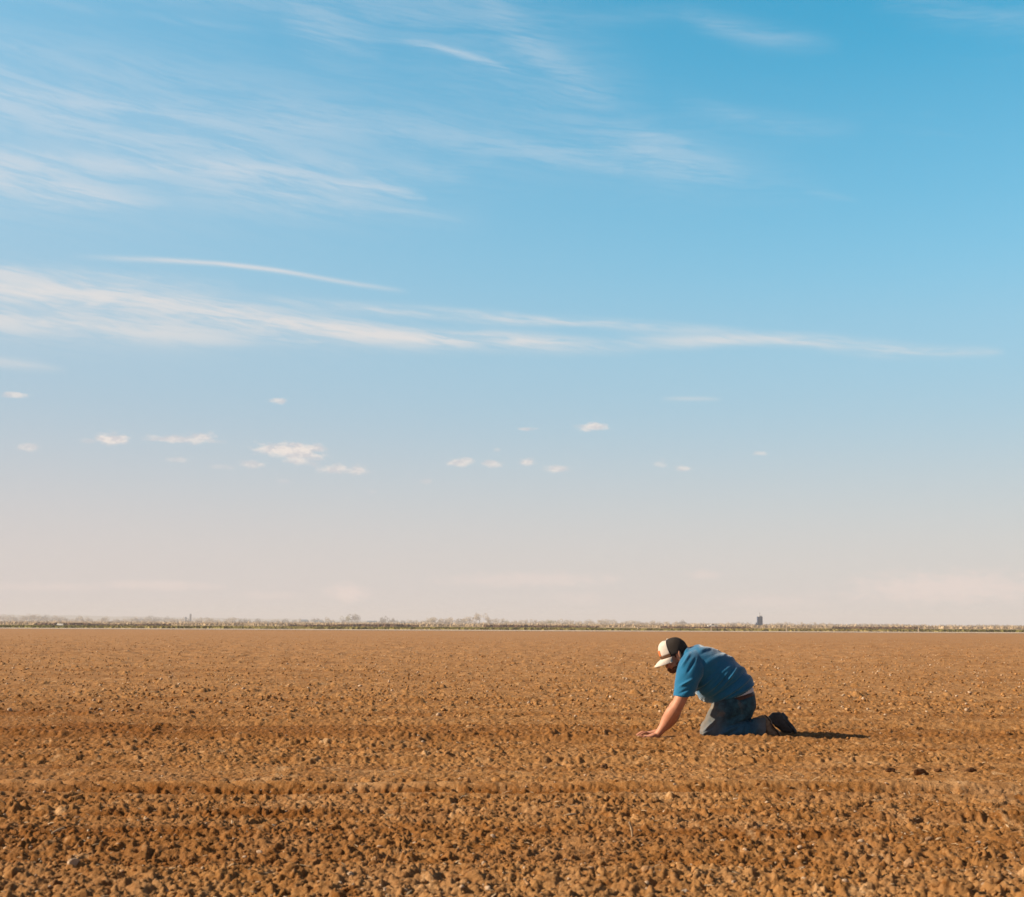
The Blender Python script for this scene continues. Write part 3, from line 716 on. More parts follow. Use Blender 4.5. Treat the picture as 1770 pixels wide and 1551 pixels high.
# silos, left
def silo(px, top, hw, dist, lab):
    e = empty('silo', base_at(px, dist)); s = dist / F; h = (hzy(px) - top) * s
    tag(e, lab, 'silo', 'pair of silos at the left')
    part_mesh('bin', e, M_GREYM, lambda bm: [cyl(bm, 0, 0, 0, h - hw * s, hw * s)] + [cyl(bm, 0, 0, h * k, h * k + .3, hw * s * 1.03) for k in (.25, .5, .75)])
    part_mesh('roof', e, M_ROOFG, lambda bm: [cyl(bm, 0, 0, h - hw * s, h, hw * s * 1.05, hw * s * .3)])
silo(328.5, 1060, 1.9, 1600, 'tall slim grey silo on the horizon at the left')
silo(320.5, 1065.5, 2.2, 1600, 'shorter silo just left of the tall slim silo')
# long shed and farm buildings
def barn(px, dist, hw, top, dep, lab, wall, roof, cat='building', name='farm_building', dx=1.5):
    e = empty(name, base_at(px, dist)); s = dist / F; h = (hzy(px) - top) * s; w_ = hw * s; wh = h * .62
    tag(e, lab, cat)
    part_mesh('wall', e, wall, lambda bm: bx(bm, -w_, w_, -dep / 2, dep / 2, 0, wh))
    def rf(bm):
        o = .4; P = [(-w_ - o, -dep / 2 - o, wh), (w_ + o, -dep / 2 - o, wh), (w_ + o, dep / 2 + o, wh), (-w_ - o, dep / 2 + o, wh), (-w_ - o, 0, h), (w_ + o, 0, h)]
        v = [bm.verts.new(p) for p in P]
        for f in ((0, 1, 5, 4), (2, 3, 4, 5), (0, 4, 3), (1, 2, 5), (3, 2, 1, 0)): bm.faces.new([v[i] for i in f])
    part_mesh('roof', e, roof, rf)
    part_mesh('door', e, M_DARKGLASS, lambda bm: bx(bm, -dx, dx, -dep / 2 - .08, -dep / 2 + .05, 0, wh * .75))
barn(697, 1300, 14, 1074.2, 16, 'long low shed with blue grey roof among the trees', M_ROOFG, M_ROOFG, 'shed', 'shed', 3)
barn(551, 1500, 5, 1071.5, 9, 'small white farmhouse with grey roof in the tree line', M_WHITE, M_ROOFG, 'house', 'farmhouse')
barn(526, 1500, 5, 1070, 9, 'grey roofed barn left of the white farmhouse', M_GREYM, M_ROOFG, 'barn', 'barn')
barn(643, 1450, 7, 1072, 10, 'blue grey roofed barn between the grey trees', M_GREYM, M_ROOFG, 'barn', 'barn')
barn(570, 1500, 5, 1073, 9, 'low grey barn right of the white farmhouse', M_GREYM, M_ROOFG, 'barn', 'barn')
barn(93, 330, 2.0, 1074.8, .9, 'small dark red hut beside the road at the far left', M_RED, M_RED, 'hut', 'hut', .1)

# pickup truck (white, far left)
def vehicle(px, dist, lab, body_mat, name, L=4.6, cat='car'):
    e = empty(name, base_at(px, dist)); e.location.z = .03; tag(e, lab, cat)
    def body(bm):
        P = [(-L/2, .45), (-L/2, .95), (-L*.28, 1.0), (-L*.14, 1.45), (L*.12, 1.5), (L*.2, 1.0), (L/2, .98), (L/2, .45)]
        A = [bm.verts.new((x, -.85, z)) for x, z in P]; B = [bm.verts.new((x, .85, z)) for x, z in P]
        bm.faces.new(A); bm.faces.new(B[::-1])
        for i in range(8): bm.faces.new((A[i], B[i], B[(i+1) % 8], A[(i+1) % 8]))
        bmesh.ops.recalc_face_normals(bm, faces=bm.faces)
    part_mesh('body', e, body_mat, body)
    part_mesh('side_window', e, M_DARKGLASS, lambda bm: bx(bm, -L*.12, L*.12, -.87, -.84, 1.05, 1.38))
    for x in (-L * .3, L * .3):
        for y in (-.8, .8):
            o = part_mesh('wheel', e, M_DARKGLASS, lambda bm: cyl(bm, 0, 0, -.1, .1, .34)); o.location = (x, y, .34); o.rotation_euler = (math.pi/2, 0, 0)
def tank():
    e = empty('water_tank', base_at(104, 240)); e.location.z = -.03
    tag(e, 'small white tank lying low beside the red hut at the far left', 'tank')
    o = part_mesh('tank_body', e, M_WHITE, lambda bm: cyl(bm, 0, 0, -.55, .55, .26)); o.rotation_euler = (0, math.pi / 2, 0); o.location = (0, 0, .36)
    part_mesh('cradle', e, M_WOOD, lambda bm: [bx(bm, -.45, -.35, -.2, .2, 0, .14), bx(bm, .35, .45, -.2, .2, 0, .14)])
tank()
vehicle(1232, 520, 'tiny white van far behind the kneeling man', M_WHITE, 'parked_van', 4.0, 'van')

# fence posts at the field edge, right
for i, (px, dist, hpx, lab) in enumerate([(1360, 190, 6.5, 'short pale post at the field edge right of the elevator'), (1588, 195, 8, 'pale post with dry weeds at the right field edge'), (1230, 200, 5, 'low pale post at the field edge behind the man'), (1103, 205, 5.5, 'low pale post at the field edge left of the man')]):
    s = dist / F
    o = part_mesh('fence_post', None, M_WOOD, lambda bm: [cyl(bm, 0, 0, 0, .55, .14, .11, 8), cyl(bm, 0, 0, .55, .60, .11, .04, 8)])
    o.location = (at(px, 1090, dist).x, dist, 0.0); tag(o, lab, 'post', 'posts along the field edge')

#MAN
exec_man = True
# ================================================================== the kneeling man
PPM = 238.0
MY = 9.42                        # depth of his spine
g0 = at(1240, 1272, MY - .2)
MAN = empty('person', (g0.x, MY, 0.0))
MAN.location.z = -0.010
tag(MAN, 'man in blue t-shirt, jeans and cap kneeling on all fours, hands on the soil', 'person')
def P(px, py, y=0.0): return Vector(((px - 1240) / PPM, y, (1271.5 - py) / PPM))

def ring_loft(bm, secs, n=24, power=2.0):
    """secs: (centre, half thickness across the path, half width in y). Path lies about the xz plane."""
    rings = []
    for i, (c, t, wy) in enumerate(secs):
        a = secs[max(i - 1, 0)][0]; b = secs[min(i + 1, len(secs) - 1)][0]
        d = (b - a).normalized(); nrm = Vector((0, 1, 0)).cross(d)
        if nrm.length < 1e-4: nrm = Vector((1, 0, 0))
        nrm.normalize(); yv = d.cross(nrm).normalized()
        r = []
        for k in range(n):
            th = 2 * math.pi * k / n; ct, st_ = math.cos(th), math.sin(th)
            e_ = 2 / power
            r.append(bm.verts.new(c + yv * (math.copysign(abs(ct) ** e_, ct) * wy) + nrm * (math.copysign(abs(st_) ** e_, st_) * t)))
        rings.append(r)
    for a, b in zip(rings, rings[1:]):
        for k in range(n): bm.faces.new((a[k], a[(k + 1) % n], b[(k + 1) % n], b[k]))
    bm.faces.new(rings[0][::-1]); bm.faces.new(rings[-1])
def smooth_secs(secs, m=5):
    """Catmull-Rom through the sections."""
    out = []
    S_ = [secs[0]] + secs + [secs[-1]]
    for i in range(1, len(S_) - 2):
        for k in range(m):
            t = k / m; r = []
            for j in range(3):
                p0, p1, p2, p3 = (S_[i - 1][j], S_[i][j], S_[i + 1][j], S_[i + 2][j])
                r.append((p1 * 2 + (p2 - p0) * t + (p0 * 2 - p1 * 5 + p2 * 4 - p3) * t * t + (p1 * 3 - p0 - p2 * 3 + p3) * t ** 3) * .5)
            out.append(tuple(r))
    out.append(secs[-1]); return out
def ell(bm, c, r, rot=None, sub=3):
    g = bmesh.ops.create_icosphere(bm, subdivisions=sub, radius=1)['verts']
    for v in g:
        q = Vector((v.co.x * r[0], v.co.y * r[1], v.co.z * r[2]))
        if rot: q = rot @ q
        v.co = q + c
def fuse(name, build, voxel, smooth, mat, parent, disp=None, cut=None):
    bm = bmesh.new(); build(bm)
    bmesh.ops.recalc_face_normals(bm, faces=bm.faces)
    me = bpy.data.meshes.new(name); bm.to_mesh(me); bm.free()
    tmp = bpy.data.objects.new('tmp', me); COL.objects.link(tmp)
    m = tmp.modifiers.new('r', 'REMESH'); m.mode = 'VOXEL'; m.voxel_size = voxel; m.use_smooth_shade = True
    if smooth:
        m = tmp.modifiers.new('s', 'SMOOTH'); m.iterations = smooth; m.factor = .5
    dg = bpy.context.evaluated_depsgraph_get()
    res = bpy.data.meshes.new_from_object(tmp.evaluated_get(dg))
    bpy.data.objects.remove(tmp); res.name = name
    if disp:
        n = len(res.vertices); co = np.empty(n * 3, np.float32); no = np.empty(n * 3, np.float32)
        res.vertices.foreach_get('co', co); res.vertices.foreach_get('normal', no)
        co = co.reshape(-1, 3); no = no.reshape(-1, 3)
        co = co + no * disp(co, no)[:, None]
        res.vertices.foreach_set('co', co.ravel().astype(np.float32)); res.update()
    if cut:
        b = bmesh.new(); b.from_mesh(res)
        bmesh.ops.delete(b, geom=[v for v in b.verts if cut(v.co)], context='VERTS')
        b.to_mesh(res); b.free()
    for p in res.polygons: p.use_smooth = True
    return link_obj(name, res, parent, mat)

# head frame: x forward, z up, pitched down
HP = R(28)
HC = P(1173.5, 1130, -.01)
HYAW = R(4)
Hm = Matrix.Rotation(HYAW, 3, 'Z') @ Matrix(((-math.cos(HP), 0, -math.sin(HP)), (0, -1, 0), (-math.sin(HP), 0, math.cos(HP))))
def H(x, y, z): return HC + Hm @ Vector((x, y, z))

def finger(bm, pts, r):
    secs = [(Vector(p), r * k, r * k) for p, k in zip(pts, (1.1, 1.0, .95, .8, .55))]
    ring_loft(bm, smooth_secs(secs, 3), 10)
def hand(bm, wrist, yaw, side):
    """flat hand pressed on the soil; fingers point along -x turned by yaw; side=+1 puts the thumb towards +y"""
    Rz = Matrix.Rotation(yaw, 3, 'Z')
    def T(x, y, z): return Vector((wrist.x, wrist.y, 0)) + Rz @ Vector((x, y, z))
    # palm
    ring_loft(bm, smooth_secs([(T(.012, 0, wrist.z), .021, .029), (T(-.015, 0, .028), .018, .036), (T(-.045, 0, .022), .015, .042), (T(-.085, 0, .018), .011, .042), (T(-.095, 0, .016), .008, .038)], 4), 20, 2.4)
    for y, L, sp_, lift in ((-.032, .062, -.30, 0), (-.011, .080, -.10, .003), (.011, .085, .06, .004), (.032, .074, .22, 0)):
        y = y * side; sp_ = sp_ * side
        pts = []
        for t, z in ((0, .018), (.3, .024 + lift), (.6, .018 + lift), (.85, .010), (1, .004)):
            pts.append(T(-.088 - L * t, y + math.sin(sp_) * L * t, z))
        finger(bm, pts, .0088)
    pts = [T(-.020, .030 * side, .022), T(-.040, .052 * side, .020), T(-.060, .066 * side, .018), (T(-.078, .074 * side, .012)), T(-.088, .077 * side, .006)]
    finger(bm, pts, .0105)

WR_N = P(1137, 1262.5, -.235); WR_F = P(1152, 1262, .10)
def body(bm):
    # head
    def hell(c, r, pitch=0): ell(bm, H(*c), r, Hm @ Matrix.Rotation(pitch, 3, 'Y'))
    hell((-.012, 0, .028), (.094, .074, .084)); hell((.030, 0, .005), (.062, .064, .085)); hell((.034, 0, -.055), (.050, .056, .055), .25)
    hell((.066, 0, -.092), (.022, .026, .018)); hell((-.005, 0, -.045), (.055, .060, .050))
    # nose, brow, lips, cheek
    ring_loft(bm, [(H(.088, 0, .012), .006, .008), (H(.098, 0, -.008), .009, .010), (H(.110, 0, -.026), .013, .014), (H(.100, 0, -.036), .009, .014)], 12)
    for s in (-1, 1):
        hell((.082, .026 * s, .022), (.012, .022, .008)); hell((.066, .036 * s, -.028), (.020, .018, .020)); hell((.104, .011 * s, -.034), (.008, .006, .006))
        hell((.079, .028 * s, .003), (.009, .011, .008))
        # ear
        hell((-.012, .075 * s, -.020), (.018, .008, .034), -.2); hell((-.024, .083 * s, -.014), (.012, .009, .030), -.2); hell((-.006, .080 * s, -.050), (.009, .007, .012))
    hell((.088, 0, -.058), (.010, .023, .006)); hell((.086, 0, -.068), (.010, .020, .006))
    # neck and shoulders (mostly under the shirt)
    ring_loft(bm, smooth_secs([(H(-.020, 0, -.02), .055, .058), (H(-.035, 0, -.075), .056, .060), (P(1186, 1142), .066, .07), (P(1200, 1150), .09, .12)], 4))
    ring_loft(bm, smooth_secs([(P(1195, 1148), .10, .17), (P(1225, 1160), .12, .16), (P(1260, 1178), .13, .15), (P(1285, 1195), .12, .15)], 4))
    # arms
    for s, wr, dx_ in ((-1, WR_N, 0), (1, WR_F, 19)):
        y0 = .20 * s; ye = .262 * s if s < 0 else .225
        secs = [(P(1196 + dx_, 1152, y0), .060, .058), (P(1188 + dx_, 1178, y0 * 1.15), .055, .055), (P(1177 + dx_, 1203, ye), .046, .047), (P(1169.5 + dx_, 1217, ye * 1.02), .045, .045),
                (P(1163.5 + dx_, 1226, ye * 1.0), .051, .046), (P(1155.5 + dx_, 1239, wr.y * 1.03), .046, .042), (P(1146 + dx_, 1253, wr.y), .031, .034), (Vector((wr.x + .005, wr.y, wr.z)), .025, .031), (Vector((wr.x - .010, wr.y, wr.z - .018)), .021, .032)]
        ring_loft(bm, smooth_secs(secs, 5), 20)
        hand(bm, Vector((wr.x - .012, wr.y, .028)), R(24) if s < 0 else R(10), 1 if s < 0 else -1)
M_SKIN = material('skin', (.46, .20, .115), .55, .18, 30, .15, 180, .35)
skin = fuse('body', body, .0038, 3, M_SKIN, MAN)

# eyes
for s in (-1, 1):
    def eb(bm, s=s): ell(bm, H(.0865, .028 * s, .001), (.0085, .0115, .0075), Hm, 3)
    part_mesh('eye', skin, material('eye', (.10, .07, .05), .2, .1, 5), eb)
# hair and beard
def noisef(co, f, seed=0):
    return (vnoise(co[:, 0] * f + 7 + co[:, 1] * f * .6, co[:, 2] * f + 3 - co[:, 1] * f * .8, seed) - .5).astype(np.float32)
def hair(bm):
    ell(bm, H(-.022, 0, .022), (.093, .079, .078), Hm); ell(bm, H(-.062, 0, -.025), (.046, .066, .055), Hm); ell(bm, H(-.058, 0, -.068), (.030, .052, .032), Hm)
    for s in (-1, 1): ell(bm, H(.012, .069 * s, .012), (.012, .007, .022), Hm)
M_HAIR = material('dark brown hair', (.035, .018, .012), .7, .4, 60, .5, 300, .3)
fuse('hair', hair, .004, 2, M_HAIR, MAN, lambda c, n: noisef(c, 160) * .008)
def beard(bm):
    ell(bm, H(.056, 0, -.102), (.032, .038, .022), Hm); ell(bm, H(.082, 0, -.086), (.014, .026, .012), Hm)
    for s in (-1, 1):
        ell(bm, H(.038, .042 * s, -.094), (.032, .013, .017), Hm); ell(bm, H(.012, .057 * s, -.078), (.016, .008, .018), Hm)
        ell(bm, H(.091, .014 * s, -.050), (.007, .014, .004), Hm)
M_BEARD = material('brown beard', (.17, .066, .028), .8, .4, 60, .5, 300, .2)
fuse('beard', beard, .004, 2, M_BEARD, MAN, lambda c, n: noisef(c, 170) * .008)

# cap: crown shell in head frame
def cap_pt(u, v, grow=0.0):
    """u: azimuth (0 = front), v: 0 top .. 1 rim"""
    ph = v * math.pi / 2
    rx = .106 + grow; ry = .088 + grow; rz = .090 + grow
    front = max(0, math.cos(u))
    x = rx * math.sin(ph) ** .80 * math.cos(u) - .010; y = ry * math.sin(ph) ** .80 * math.sin(u); z = rz * max(0, math.cos(ph)) ** .9 + .022
    z += front ** 2 * .012 * math.sin(ph * 2) - v * v * .022
    return H(x, y, z)
def cap_shell(u0, u1, v0, v1, grow, n=48, m=18, inner=.004):
    def f(bm):
        o = [[bm.verts.new(cap_pt(u0 + (u1 - u0) * i / n, v0 + (v1 - v0) * j / m, grow)) for i in range(n + 1)] for j in range(m + 1)]
        q = [[bm.verts.new(cap_pt(u0 + (u1 - u0) * i / n, v0 + (v1 - v0) * j / m, grow - inner)) for i in range(n + 1)] for j in range(m + 1)]
        for j in range(m):
            for i in range(n):
                bm.faces.new((o[j][i], o[j][i+1], o[j+1][i+1], o[j+1][i])); bm.faces.new((q[j][i], q[j+1][i], q[j+1][i+1], q[j][i+1]))
        for i in range(n):
            bm.faces.new((o[m][i], o[m][i+1], q[m][i+1], q[m][i])); bm.faces.new((o[0][i+1], o[0][i], q[0][i], q[0][i+1]))
        for j in range(m):
            for k in (0, n): bm.faces.new((o[j][k], o[j+1][k], q[j+1][k], q[j][k]))
        bmesh.ops.remove_doubles(bm, verts=bm.verts, dist=1e-5); bmesh.ops.recalc_face_normals(bm, faces=bm.faces)
    return f
M_BLACKMESH = material('black cap mesh', (.030, .022, .018), .8, .3, 150, .5, 700, .3)
M_CAPW = material('off white cap cloth', (.52, .47, .42), .85, .12, 30, .2, 300)
M_TRIM = material('brown cap trim', (.10, .05, .025), .8, .2, 30)
def smoothall(o):
    for p in o.data.polygons: p.use_smooth = True
    return o
cap = smoothall(part_mesh('cap', MAN, M_BLACKMESH, cap_shell(-math.pi, math.pi, .02, 1.0, 0)))
smoothall(part_mesh('front_panel', cap, M_CAPW, cap_shell(-1.12, 1.12, .16, .90, .004, inner=.003)))
smoothall(part_mesh('trim', cap, M_TRIM, cap_shell(-1.15, 1.15, .90, 1.02, .0055, inner=.004)))
smoothall(part_mesh('emblem', cap, material('orange emblem', (.55, .16, .05), .8, .2, 60), cap_shell(-.34, .34, .68, .88, .0065, inner=.002)))
def button(bm): ell(bm, cap_pt(0, 0, .002), (.009, .009, .005), Hm, 2)
smoothall(part_mesh('button', cap, M_CAPW, button))
def brim(bm):
    top, bot = [], []
    n, m = 28, 8
    for j in range(m + 1):
        t = j / m; rt_, rb_ = [], []
        for i in range(n + 1):
            u = -1.15 + 2.3 * i / n
            p0 = Vector((.113 * math.cos(u) - .012, .093 * math.sin(u), .004))
            ext = .070 * (math.cos(u * 1.30) ** .7 if math.cos(u * 1.30) > 0 else 0)
            x = p0.x + ext * t; y = p0.y * (1 - .05 * t); z = p0.z - .006 * t * math.cos(u) - .020 * (y / .093) ** 2 * (.3 + t)
            z -= .030 * t * t * .6
            rt_.append(bm.verts.new(H(x, y, z + .0018))); rb_.append(bm.verts.new(H(x, y, z - .0018)))
        top.append(rt_); bot.append(rb_)
    for j in range(m):
        for i in range(n):
            bm.faces.new((top[j][i], top[j][i+1], top[j+1][i+1], top[j+1][i])); bm.faces.new((bot[j][i], bot[j+1][i], bot[j+1][i+1], bot[j][i+1]))
    for i in range(n): bm.faces.new((top[m][i], top[m][i+1], bot[m][i+1], bot[m][i]))
    for j in range(m):
        for k in (0, n): bm.faces.new((top[j][k], top[j+1][k], bot[j+1][k], bot[j][k]))
    bmesh.ops.recalc_face_normals(bm, faces=bm.faces)
smoothall(part_mesh('brim', cap, M_CAPW, brim))

# t-shirt
def shirt(bm):
    secs = [(P(1287, 1206), .155, .188), (P(1275, 1194), .172, .198), (P(1264, 1184), .182, .207), (P(1249, 1173), .187, .215), (P(1232, 1161), .178, .220), (P(1214, 1150), .158, .222), (P(1200, 1144), .128, .205), (P(1190, 1139.5), .095, .140), (P(1184, 1137), .078, .085)]
    ring_loft(bm, smooth_secs(secs, 5), 40, 2.3)
    for s, dx_ in ((-1, 0), (1, 19)):
        secs = [(P(1213 + dx_, 1146, .12 * s), .105, .080), (P(1199 + dx_, 1152, .185 * s), .098, .080), (P(1191 + dx_, 1169, .222 * s), .088, .078), (P(1185 + dx_, 1186, .238 * s), .076, .074), (P(1181.5 + dx_, 1202, .246 * s), .073, .072)]
        ring_loft(bm, smooth_secs(secs, 5), 28)
rngf = np.random.default_rng(3)
def fold(c, a, b, wd, amp):
    """a raised fold along the line a-b given in photo pixels on the near side"""
    a = P(*a); b = P(*b)
    ax, az_, bx_, bz = a.x, a.z, b.x, b.z
    dx_, dz_ = bx_ - ax, bz - az_; L2 = dx_ * dx_ + dz_ * dz_
    t = ((c[:, 0] - ax) * dx_ + (c[:, 2] - az_) * dz_) / L2
    tc_ = np.clip(t, 0, 1)
    d2 = (c[:, 0] - ax - dx_ * tc_) ** 2 + (c[:, 2] - az_ - dz_ * tc_) ** 2
    return 1.5 * amp * np.exp(-d2 / wd ** 2) * np.sin(np.clip(tc_, .02, .98) * math.pi) ** .5
def shirt_disp(c, n):
    ang = R(38); u = c[:, 0] * math.cos(ang) + c[:, 2] * math.sin(ang); v = -c[:, 0] * math.sin(ang) + c[:, 2] * math.cos(ang)
    d = (vnoise(u * 5 + c[:, 1] * 4, v * 26 + c[:, 1] * 9, 4) - .5) * .018 + (vnoise(u * 9 + 4, v * 50, 9) - .5) * .005
    body_ = np.clip((c[:, 0] - P(1205, 0).x) / .06, 0, 1)
    d = d * (.35 + .65 * body_)
    for a, b, wd, am in [((1232,1200),(1278,1152),.012,.012),((1222,1196),(1262,1158),.010,.009),((1243,1207),(1300,1170),.010,.012),((1258,1204),(1303,1182),.009,.010),((1203,1190),(1240,1166),.012,.008),
                         ((1175,1182),(1197,1170),.008,.010),((1172,1195),(1190,1186),.008,-.006),((1180,1150),(1196,1128),.008,.008),((1188,1160),(1204,1136),.008,-.008),((1190,1128),(1199,1118),.006,.007),((1240,1200),(1290,1163),.010,-.010),((1212,1190),(1246,1160),.009,-.008)]:
        d = d + fold(c, a, b, wd, am) * (c[:, 1] < .1)
    return d.astype(np.float32)
SL = P(1182, 1201).z
def shirt_cut(co):
    px = co.x * PPM + 1240; py = 1271.5 - co.z * PPM
    hem = np.interp(px, [1215, 1233, 1262, 1288, 1300, 1312], [1213, 1213, 1207, 1196, 1188, 1179])
    if px > 1215 and py > hem + (2 if co.y > 0 else 0): return True
    if px < 1205 and co.z < SL + (co.x - P(1182, 0).x) * .10: return True
    return False
M_SHIRT = material('blue cotton', (.008, .125, .262), .85, .14, 6, .25, 500, .2, sheen=.45)
shirt_o = fuse('t_shirt', shirt, .0055, 6, M_SHIRT, MAN, shirt_disp, shirt_cut)
sm_ = shirt_o.modifiers.new('thickness', 'SOLIDIFY'); sm_.thickness = .003; sm_.offset = -1

# undershirt shows at the back waist and under the belly
def under(bm):
    secs = [(P(1277, 1208), .142, .180), (P(1275, 1196), .150, .184), (P(1262, 1184), .166, .190), (P(1240, 1168), .150, .185), (P(1228, 1162), .12, .16)]
    ring_loft(bm, smooth_secs(secs, 4), 36, 2.2)
    ell(bm, P(1238, 1207, .06), (.026, .06, .014)); ell(bm, P(1228, 1202, .06), (.022, .05, .012))
fuse('undershirt', under, .006, 4, material('grey white undershirt', (.66, .68, .74), .9, .15, 20, .3, 200), MAN, lambda c, n: noisef(c, 30) * .010)

# jeans
def jeans(bm):
    # pelvis
    secs = [(P(1276, 1203), .148, .188), (P(1278.5, 1212), .150, .195), (P(1276, 1220), .146, .196), (P(1270, 1229), .130, .188)]
    ring_loft(bm, smooth_secs(secs, 4), 36, 2.4)
    for s, dx_, dz_ in ((-1, 0, 0), (1, 18, -1)):
        y = .105 * s
        secs = [(P(1278 + dx_, 1207, y), .120, .100), (P(1266 + dx_, 1221, y), .128, .100), (P(1252 + dx_, 1236, y * 1.1), .112, .092), (P(1239 + dx_, 1249, y * 1.2), .092, .080), (P(1228 + dx_, 1259, y * 1.25), .072, .070), (P(1221 + dx_, 1266, y * 1.25), .045, .055)]
        ring_loft(bm, smooth_secs(secs, 5), 28)
        if s < 0:
            secs = [(P(1217, 1262, y * 1.25), .038, .055), (P(1230, 1259, y * 1.25), .058, .064), (P(1256, 1257.5, y * 1.3), .064, .066), (P(1280, 1257, y * 1.35), .062, .062), (P(1300, 1256, y * 1.35), .062, .058), (P(1311, 1252.5, y * 1.35), .076, .062), (P(1322, 1253, y * 1.35), .080, .064)]
        else:
            secs = [(P(1242, 1262, y * 1.25), .040, .055), (P(1256, 1259, y * 1.25), .058, .064), (P(1282, 1257, y * 1.3), .062, .066), (P(1306, 1256, y * 1.4), .058, .062), (P(1330, 1254, y * 1.5), .054, .056), (P(1346, 1251, y * 1.5), .058, .058)]
        ring_loft(bm, smooth_secs(secs, 5), 28)
def jeans_disp(c, n):
    d = (vnoise(c[:, 0] * 16 + c[:, 1] * 8, c[:, 2] * 22, 14) - .5) * .009 + (vnoise(c[:, 0] * 45, c[:, 2] * 40 + c[:, 1] * 20, 15) - .5) * .005
    for a, b, wd, am in [((1214,1262),(1240,1238),.009,.010),((1208,1268),(1232,1255),.007,.008),((1236,1268),(1270,1250),.008,.010),((1250,1270),(1282,1248),.007,-.008),((1290,1268),(1296,1246),.007,.012),((1300,1266),(1294,1246),.006,.008),((1303,1262),(1309,1246),.006,.009),((1262,1246),(1292,1232),.010,.010),((1255,1240),(1284,1228),.009,-.008),((1284,1270),(1288,1250),.006,-.010)]:
        d = d + fold(c, a, b, wd, am) * (c[:, 1] < 0)
    return d.astype(np.float32)
def jeans_material():
    m = bpy.data.materials.new('worn dirty denim'); m.use_nodes = True; t = m.node_tree; n = NT(t); p = t.nodes['Principled BSDF']
    c = n.new('ShaderNodeTexCoord').outputs['Object']
    s = n.new('ShaderNodeSeparateXYZ'); n.link(c, s.inputs[0])
    a = n.noise(c, 9, 5, .65); b = n.noise(c, 26, 5, .7)
    col = n.mix(n.ss(b, .35, .7), (.006, .030, .055), (.024, .095, .145))
    col = n.mix(n.ss(s.outputs[2], .15, .07, 0, .6), col, (.028, .115, .21))
    # knee, shin and front of thigh are rubbed with dry soil
    front = n.ss(s.outputs[0], P(1262, 0).x, P(1214, 0).x)
    thigh = n.ss(s.outputs[2], .03, .12)
    dirt = n.m('MULTIPLY', n.m('ADD', n.m('MULTIPLY', front, .95), n.ss(s.outputs[0], P(1296, 0).x, P(1322, 0).x, 0, .55)), n.ss(a, .25, .55, .45, 1.0))
    dirt = n.m('ADD', dirt, n.m('MULTIPLY', n.m('MULTIPLY', n.ss(a, .56, .66, 0, .5), n.ss(s.outputs[0], P(1290, 0).x, P(1270, 0).x)), n.ss(s.outputs[2], .10, .2)))
    col = n.mix(n.m('MINIMUM', n.m('MULTIPLY', dirt, .72), .8), col, (.22, .17, .125))
    n.link(col, p.inputs['Base Color']); p.inputs['Roughness'].default_value = .9; p.inputs['Specular IOR Level'].default_value = .2
    bp = n.new('ShaderNodeBump'); bp.inputs['Strength'].default_value = .3; bp.inputs['Distance'].default_value = .004
    n.link(n.noise(c, 300, 3, .6), bp.inputs['Height']); n.link(bp.outputs[0], p.inputs['Normal'])
    return m
fuse('jeans', jeans, .0055, 5, jeans_material(), MAN, jeans_disp)
# belt
belt_o = fuse('belt', lambda bm: ring_loft(bm, [(P(1275.3, 1201.5), .150, .190), (P(1277, 1207.5), .155, .196)], 40, 2.4), .005, 1, material('brown leather belt', (.06, .022, .012), .5, .3, 30), MAN)

# boots
def boot_upper(L, yc, toe, heel, ank, wd):
    """toe on the ground, heel raised; drawn as a chain from the ankle over the instep to the toe"""
    def f(bm):
        secs = [(ank, .052, .046), (heel * .55 + ank * .45, .056, .044), (heel * .35 + toe * .65 + Vector((-.028, 0, -.006)), .040, .048), (toe + Vector((-.022, 0, .030)), .028, .044), (toe + Vector((-.008, 0, .012)), .012, .030)]
        ring_loft(bm, smooth_secs(secs, 5), 24)
        ell(bm, heel + Vector((-.018, 0, -.022)), (.036, .036, .036))
    return f
def sole(toe, heel, thick=.022, wd=.048):
    def f(bm):
        d = (toe - heel); L = d.length; d = d / L; up = Vector((d.z, 0, -d.x)).normalized()
        if up.x < 0: up = -up
        n = 22; ringT, ringB = [], []
        prof = lambda t: wd * (.74 if t < .3 else .74 + .30 * math.sin(min(1, (t - .3) / .45) * math.pi / 2)) * math.sqrt(max(0, 1 - abs(2 * t - 1) ** 6))
        xs = [k / n for k in range(n + 1)]
        left_ = [(t, -max(prof(t), .004)) for t in xs]; right_ = [(t, max(prof(t), .004)) for t in reversed(xs)]
        out = left_ + right_
        for t, yy in out:
            hgt = thick * (1.35 if t < .30 else .8)
            b = heel + d * (L * t)
            bend = up * (-.010 * max(0, (t - .6) / .4) ** 2)
            ringB.append(bm.verts.new(b + Vector((0, yy, 0)) + bend)); ringT.append(bm.verts.new(b + Vector((0, yy, 0)) + up * hgt + bend))
        N = len(out)
        for k in range(N): bm.faces.new((ringB[k], ringB[(k+1) % N], ringT[(k+1) % N], ringT[k]))
        for R_ in (ringB, ringT):
            for k in range(n): 
                try: bm.faces.new((R_[k], R_[k+1], R_[N-2-k], R_[N-1-k]))
                except ValueError: pass
        bmesh.ops.recalc_face_normals(bm, faces=bm.faces)
    return f
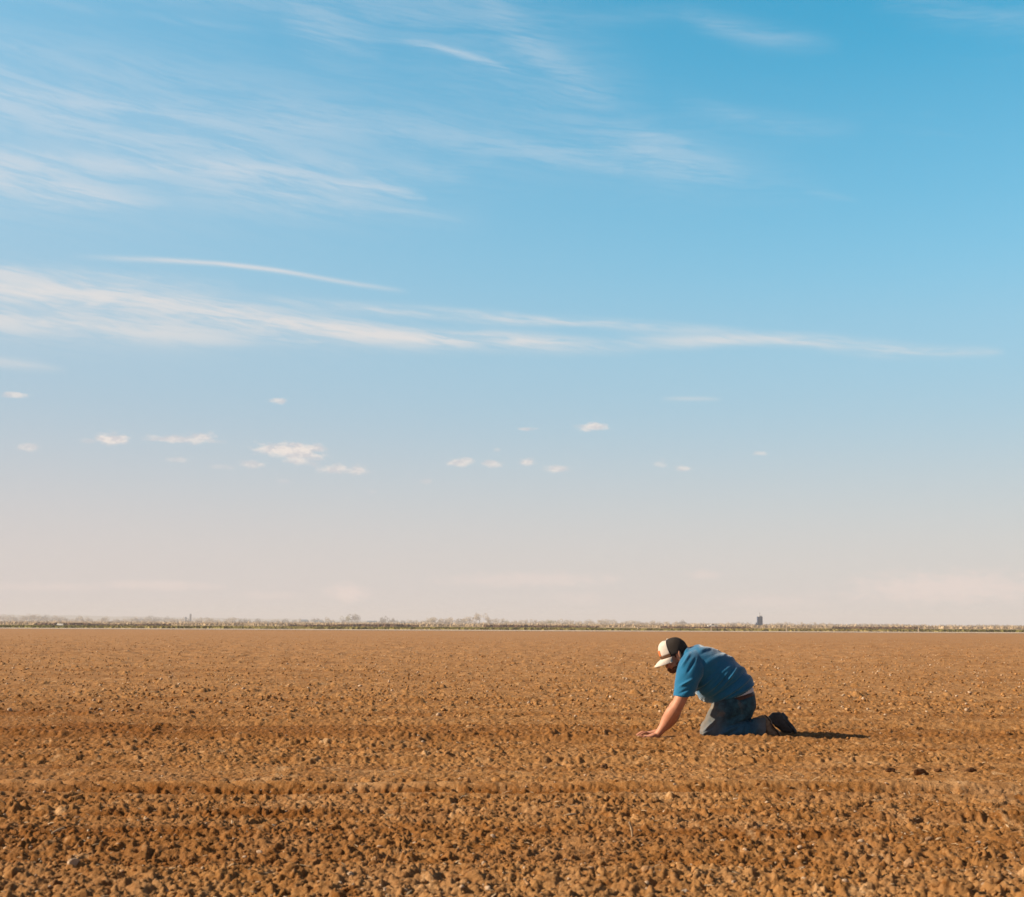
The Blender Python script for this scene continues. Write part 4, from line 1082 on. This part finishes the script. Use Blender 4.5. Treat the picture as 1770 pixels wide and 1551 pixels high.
M_TAN = material('dusty tan boot leather', (.20, .15, .105), .85, .4, 40, .6, 90)
M_SOLE = material('dark rubber sole', (.055, .04, .032), .9, .4, 40, .3, 150)
M_SHADEB = material('shaded boot leather', (.06, .055, .055), .7, .35, 40, .3, 120)  # far boot of the pair, its shade painted in as darker leather
yN = -.145; yF = .19
toeN, heelN, ankN = P(1347, 1269, yN), P(1322, 1235, yN), P(1320, 1254, yN)
b1 = fuse('boot', boot_upper(.2, yN, toeN, heelN, ankN, .05), .005, 4, M_TAN, MAN, lambda c, n: noisef(c, 60) * .006)
b1['label'] = 'dusty tan boot'
part_mesh('sole', b1, material('dark brown sole', (.045, .028, .018), .85, .4, 40, .3, 150), sole(toeN + Vector((.006, 0, 0)), heelN + Vector((-.004, 0, .006)), .013))
toeF, heelF, ankF = P(1391, 1268, yF), P(1367, 1238, yF), P(1353, 1252, yF)
b2 = fuse('boot', boot_upper(.2, yF, toeF, heelF, ankF, .05), .005, 4, M_SHADEB, MAN, lambda c, n: noisef(c, 60) * .006)
b2['label'] = 'boot in shade, its dark sole turned up'
part_mesh('sole', b2, material('blue grey rubber sole', (.08, .10, .12), .8, .5, 25, .5, 120), sole(toeF + Vector((.008, 0, 0)), heelF + Vector((-.006, 0, .006)), .022))

# ------------------------------------------------------------------ haze
HD = 0.00036
hb = bmesh.new(); bx(hb, -5200, 5200, -120, 5600, -1.2, 42.0)
hm_ = bpy.data.meshes.new('haze'); hb.to_mesh(hm_); hb.free()
mh = bpy.data.materials.new('air haze'); mh.use_nodes = True; mh.node_tree.nodes.clear(); nh = NT(mh.node_tree)
pv_ = nh.new('ShaderNodeVolumePrincipled'); pv_.inputs['Color'].default_value = (.88, .865, .91, 1); pv_.inputs['Density'].default_value = HD; pv_.inputs['Anisotropy'].default_value = 0.0
oh = nh.new('ShaderNodeOutputMaterial'); nh.link(pv_.outputs[0], oh.inputs['Volume'])
tag(link_obj('haze', hm_, None, mh), 'thin pale haze over the plain', None, None, 'stuff')
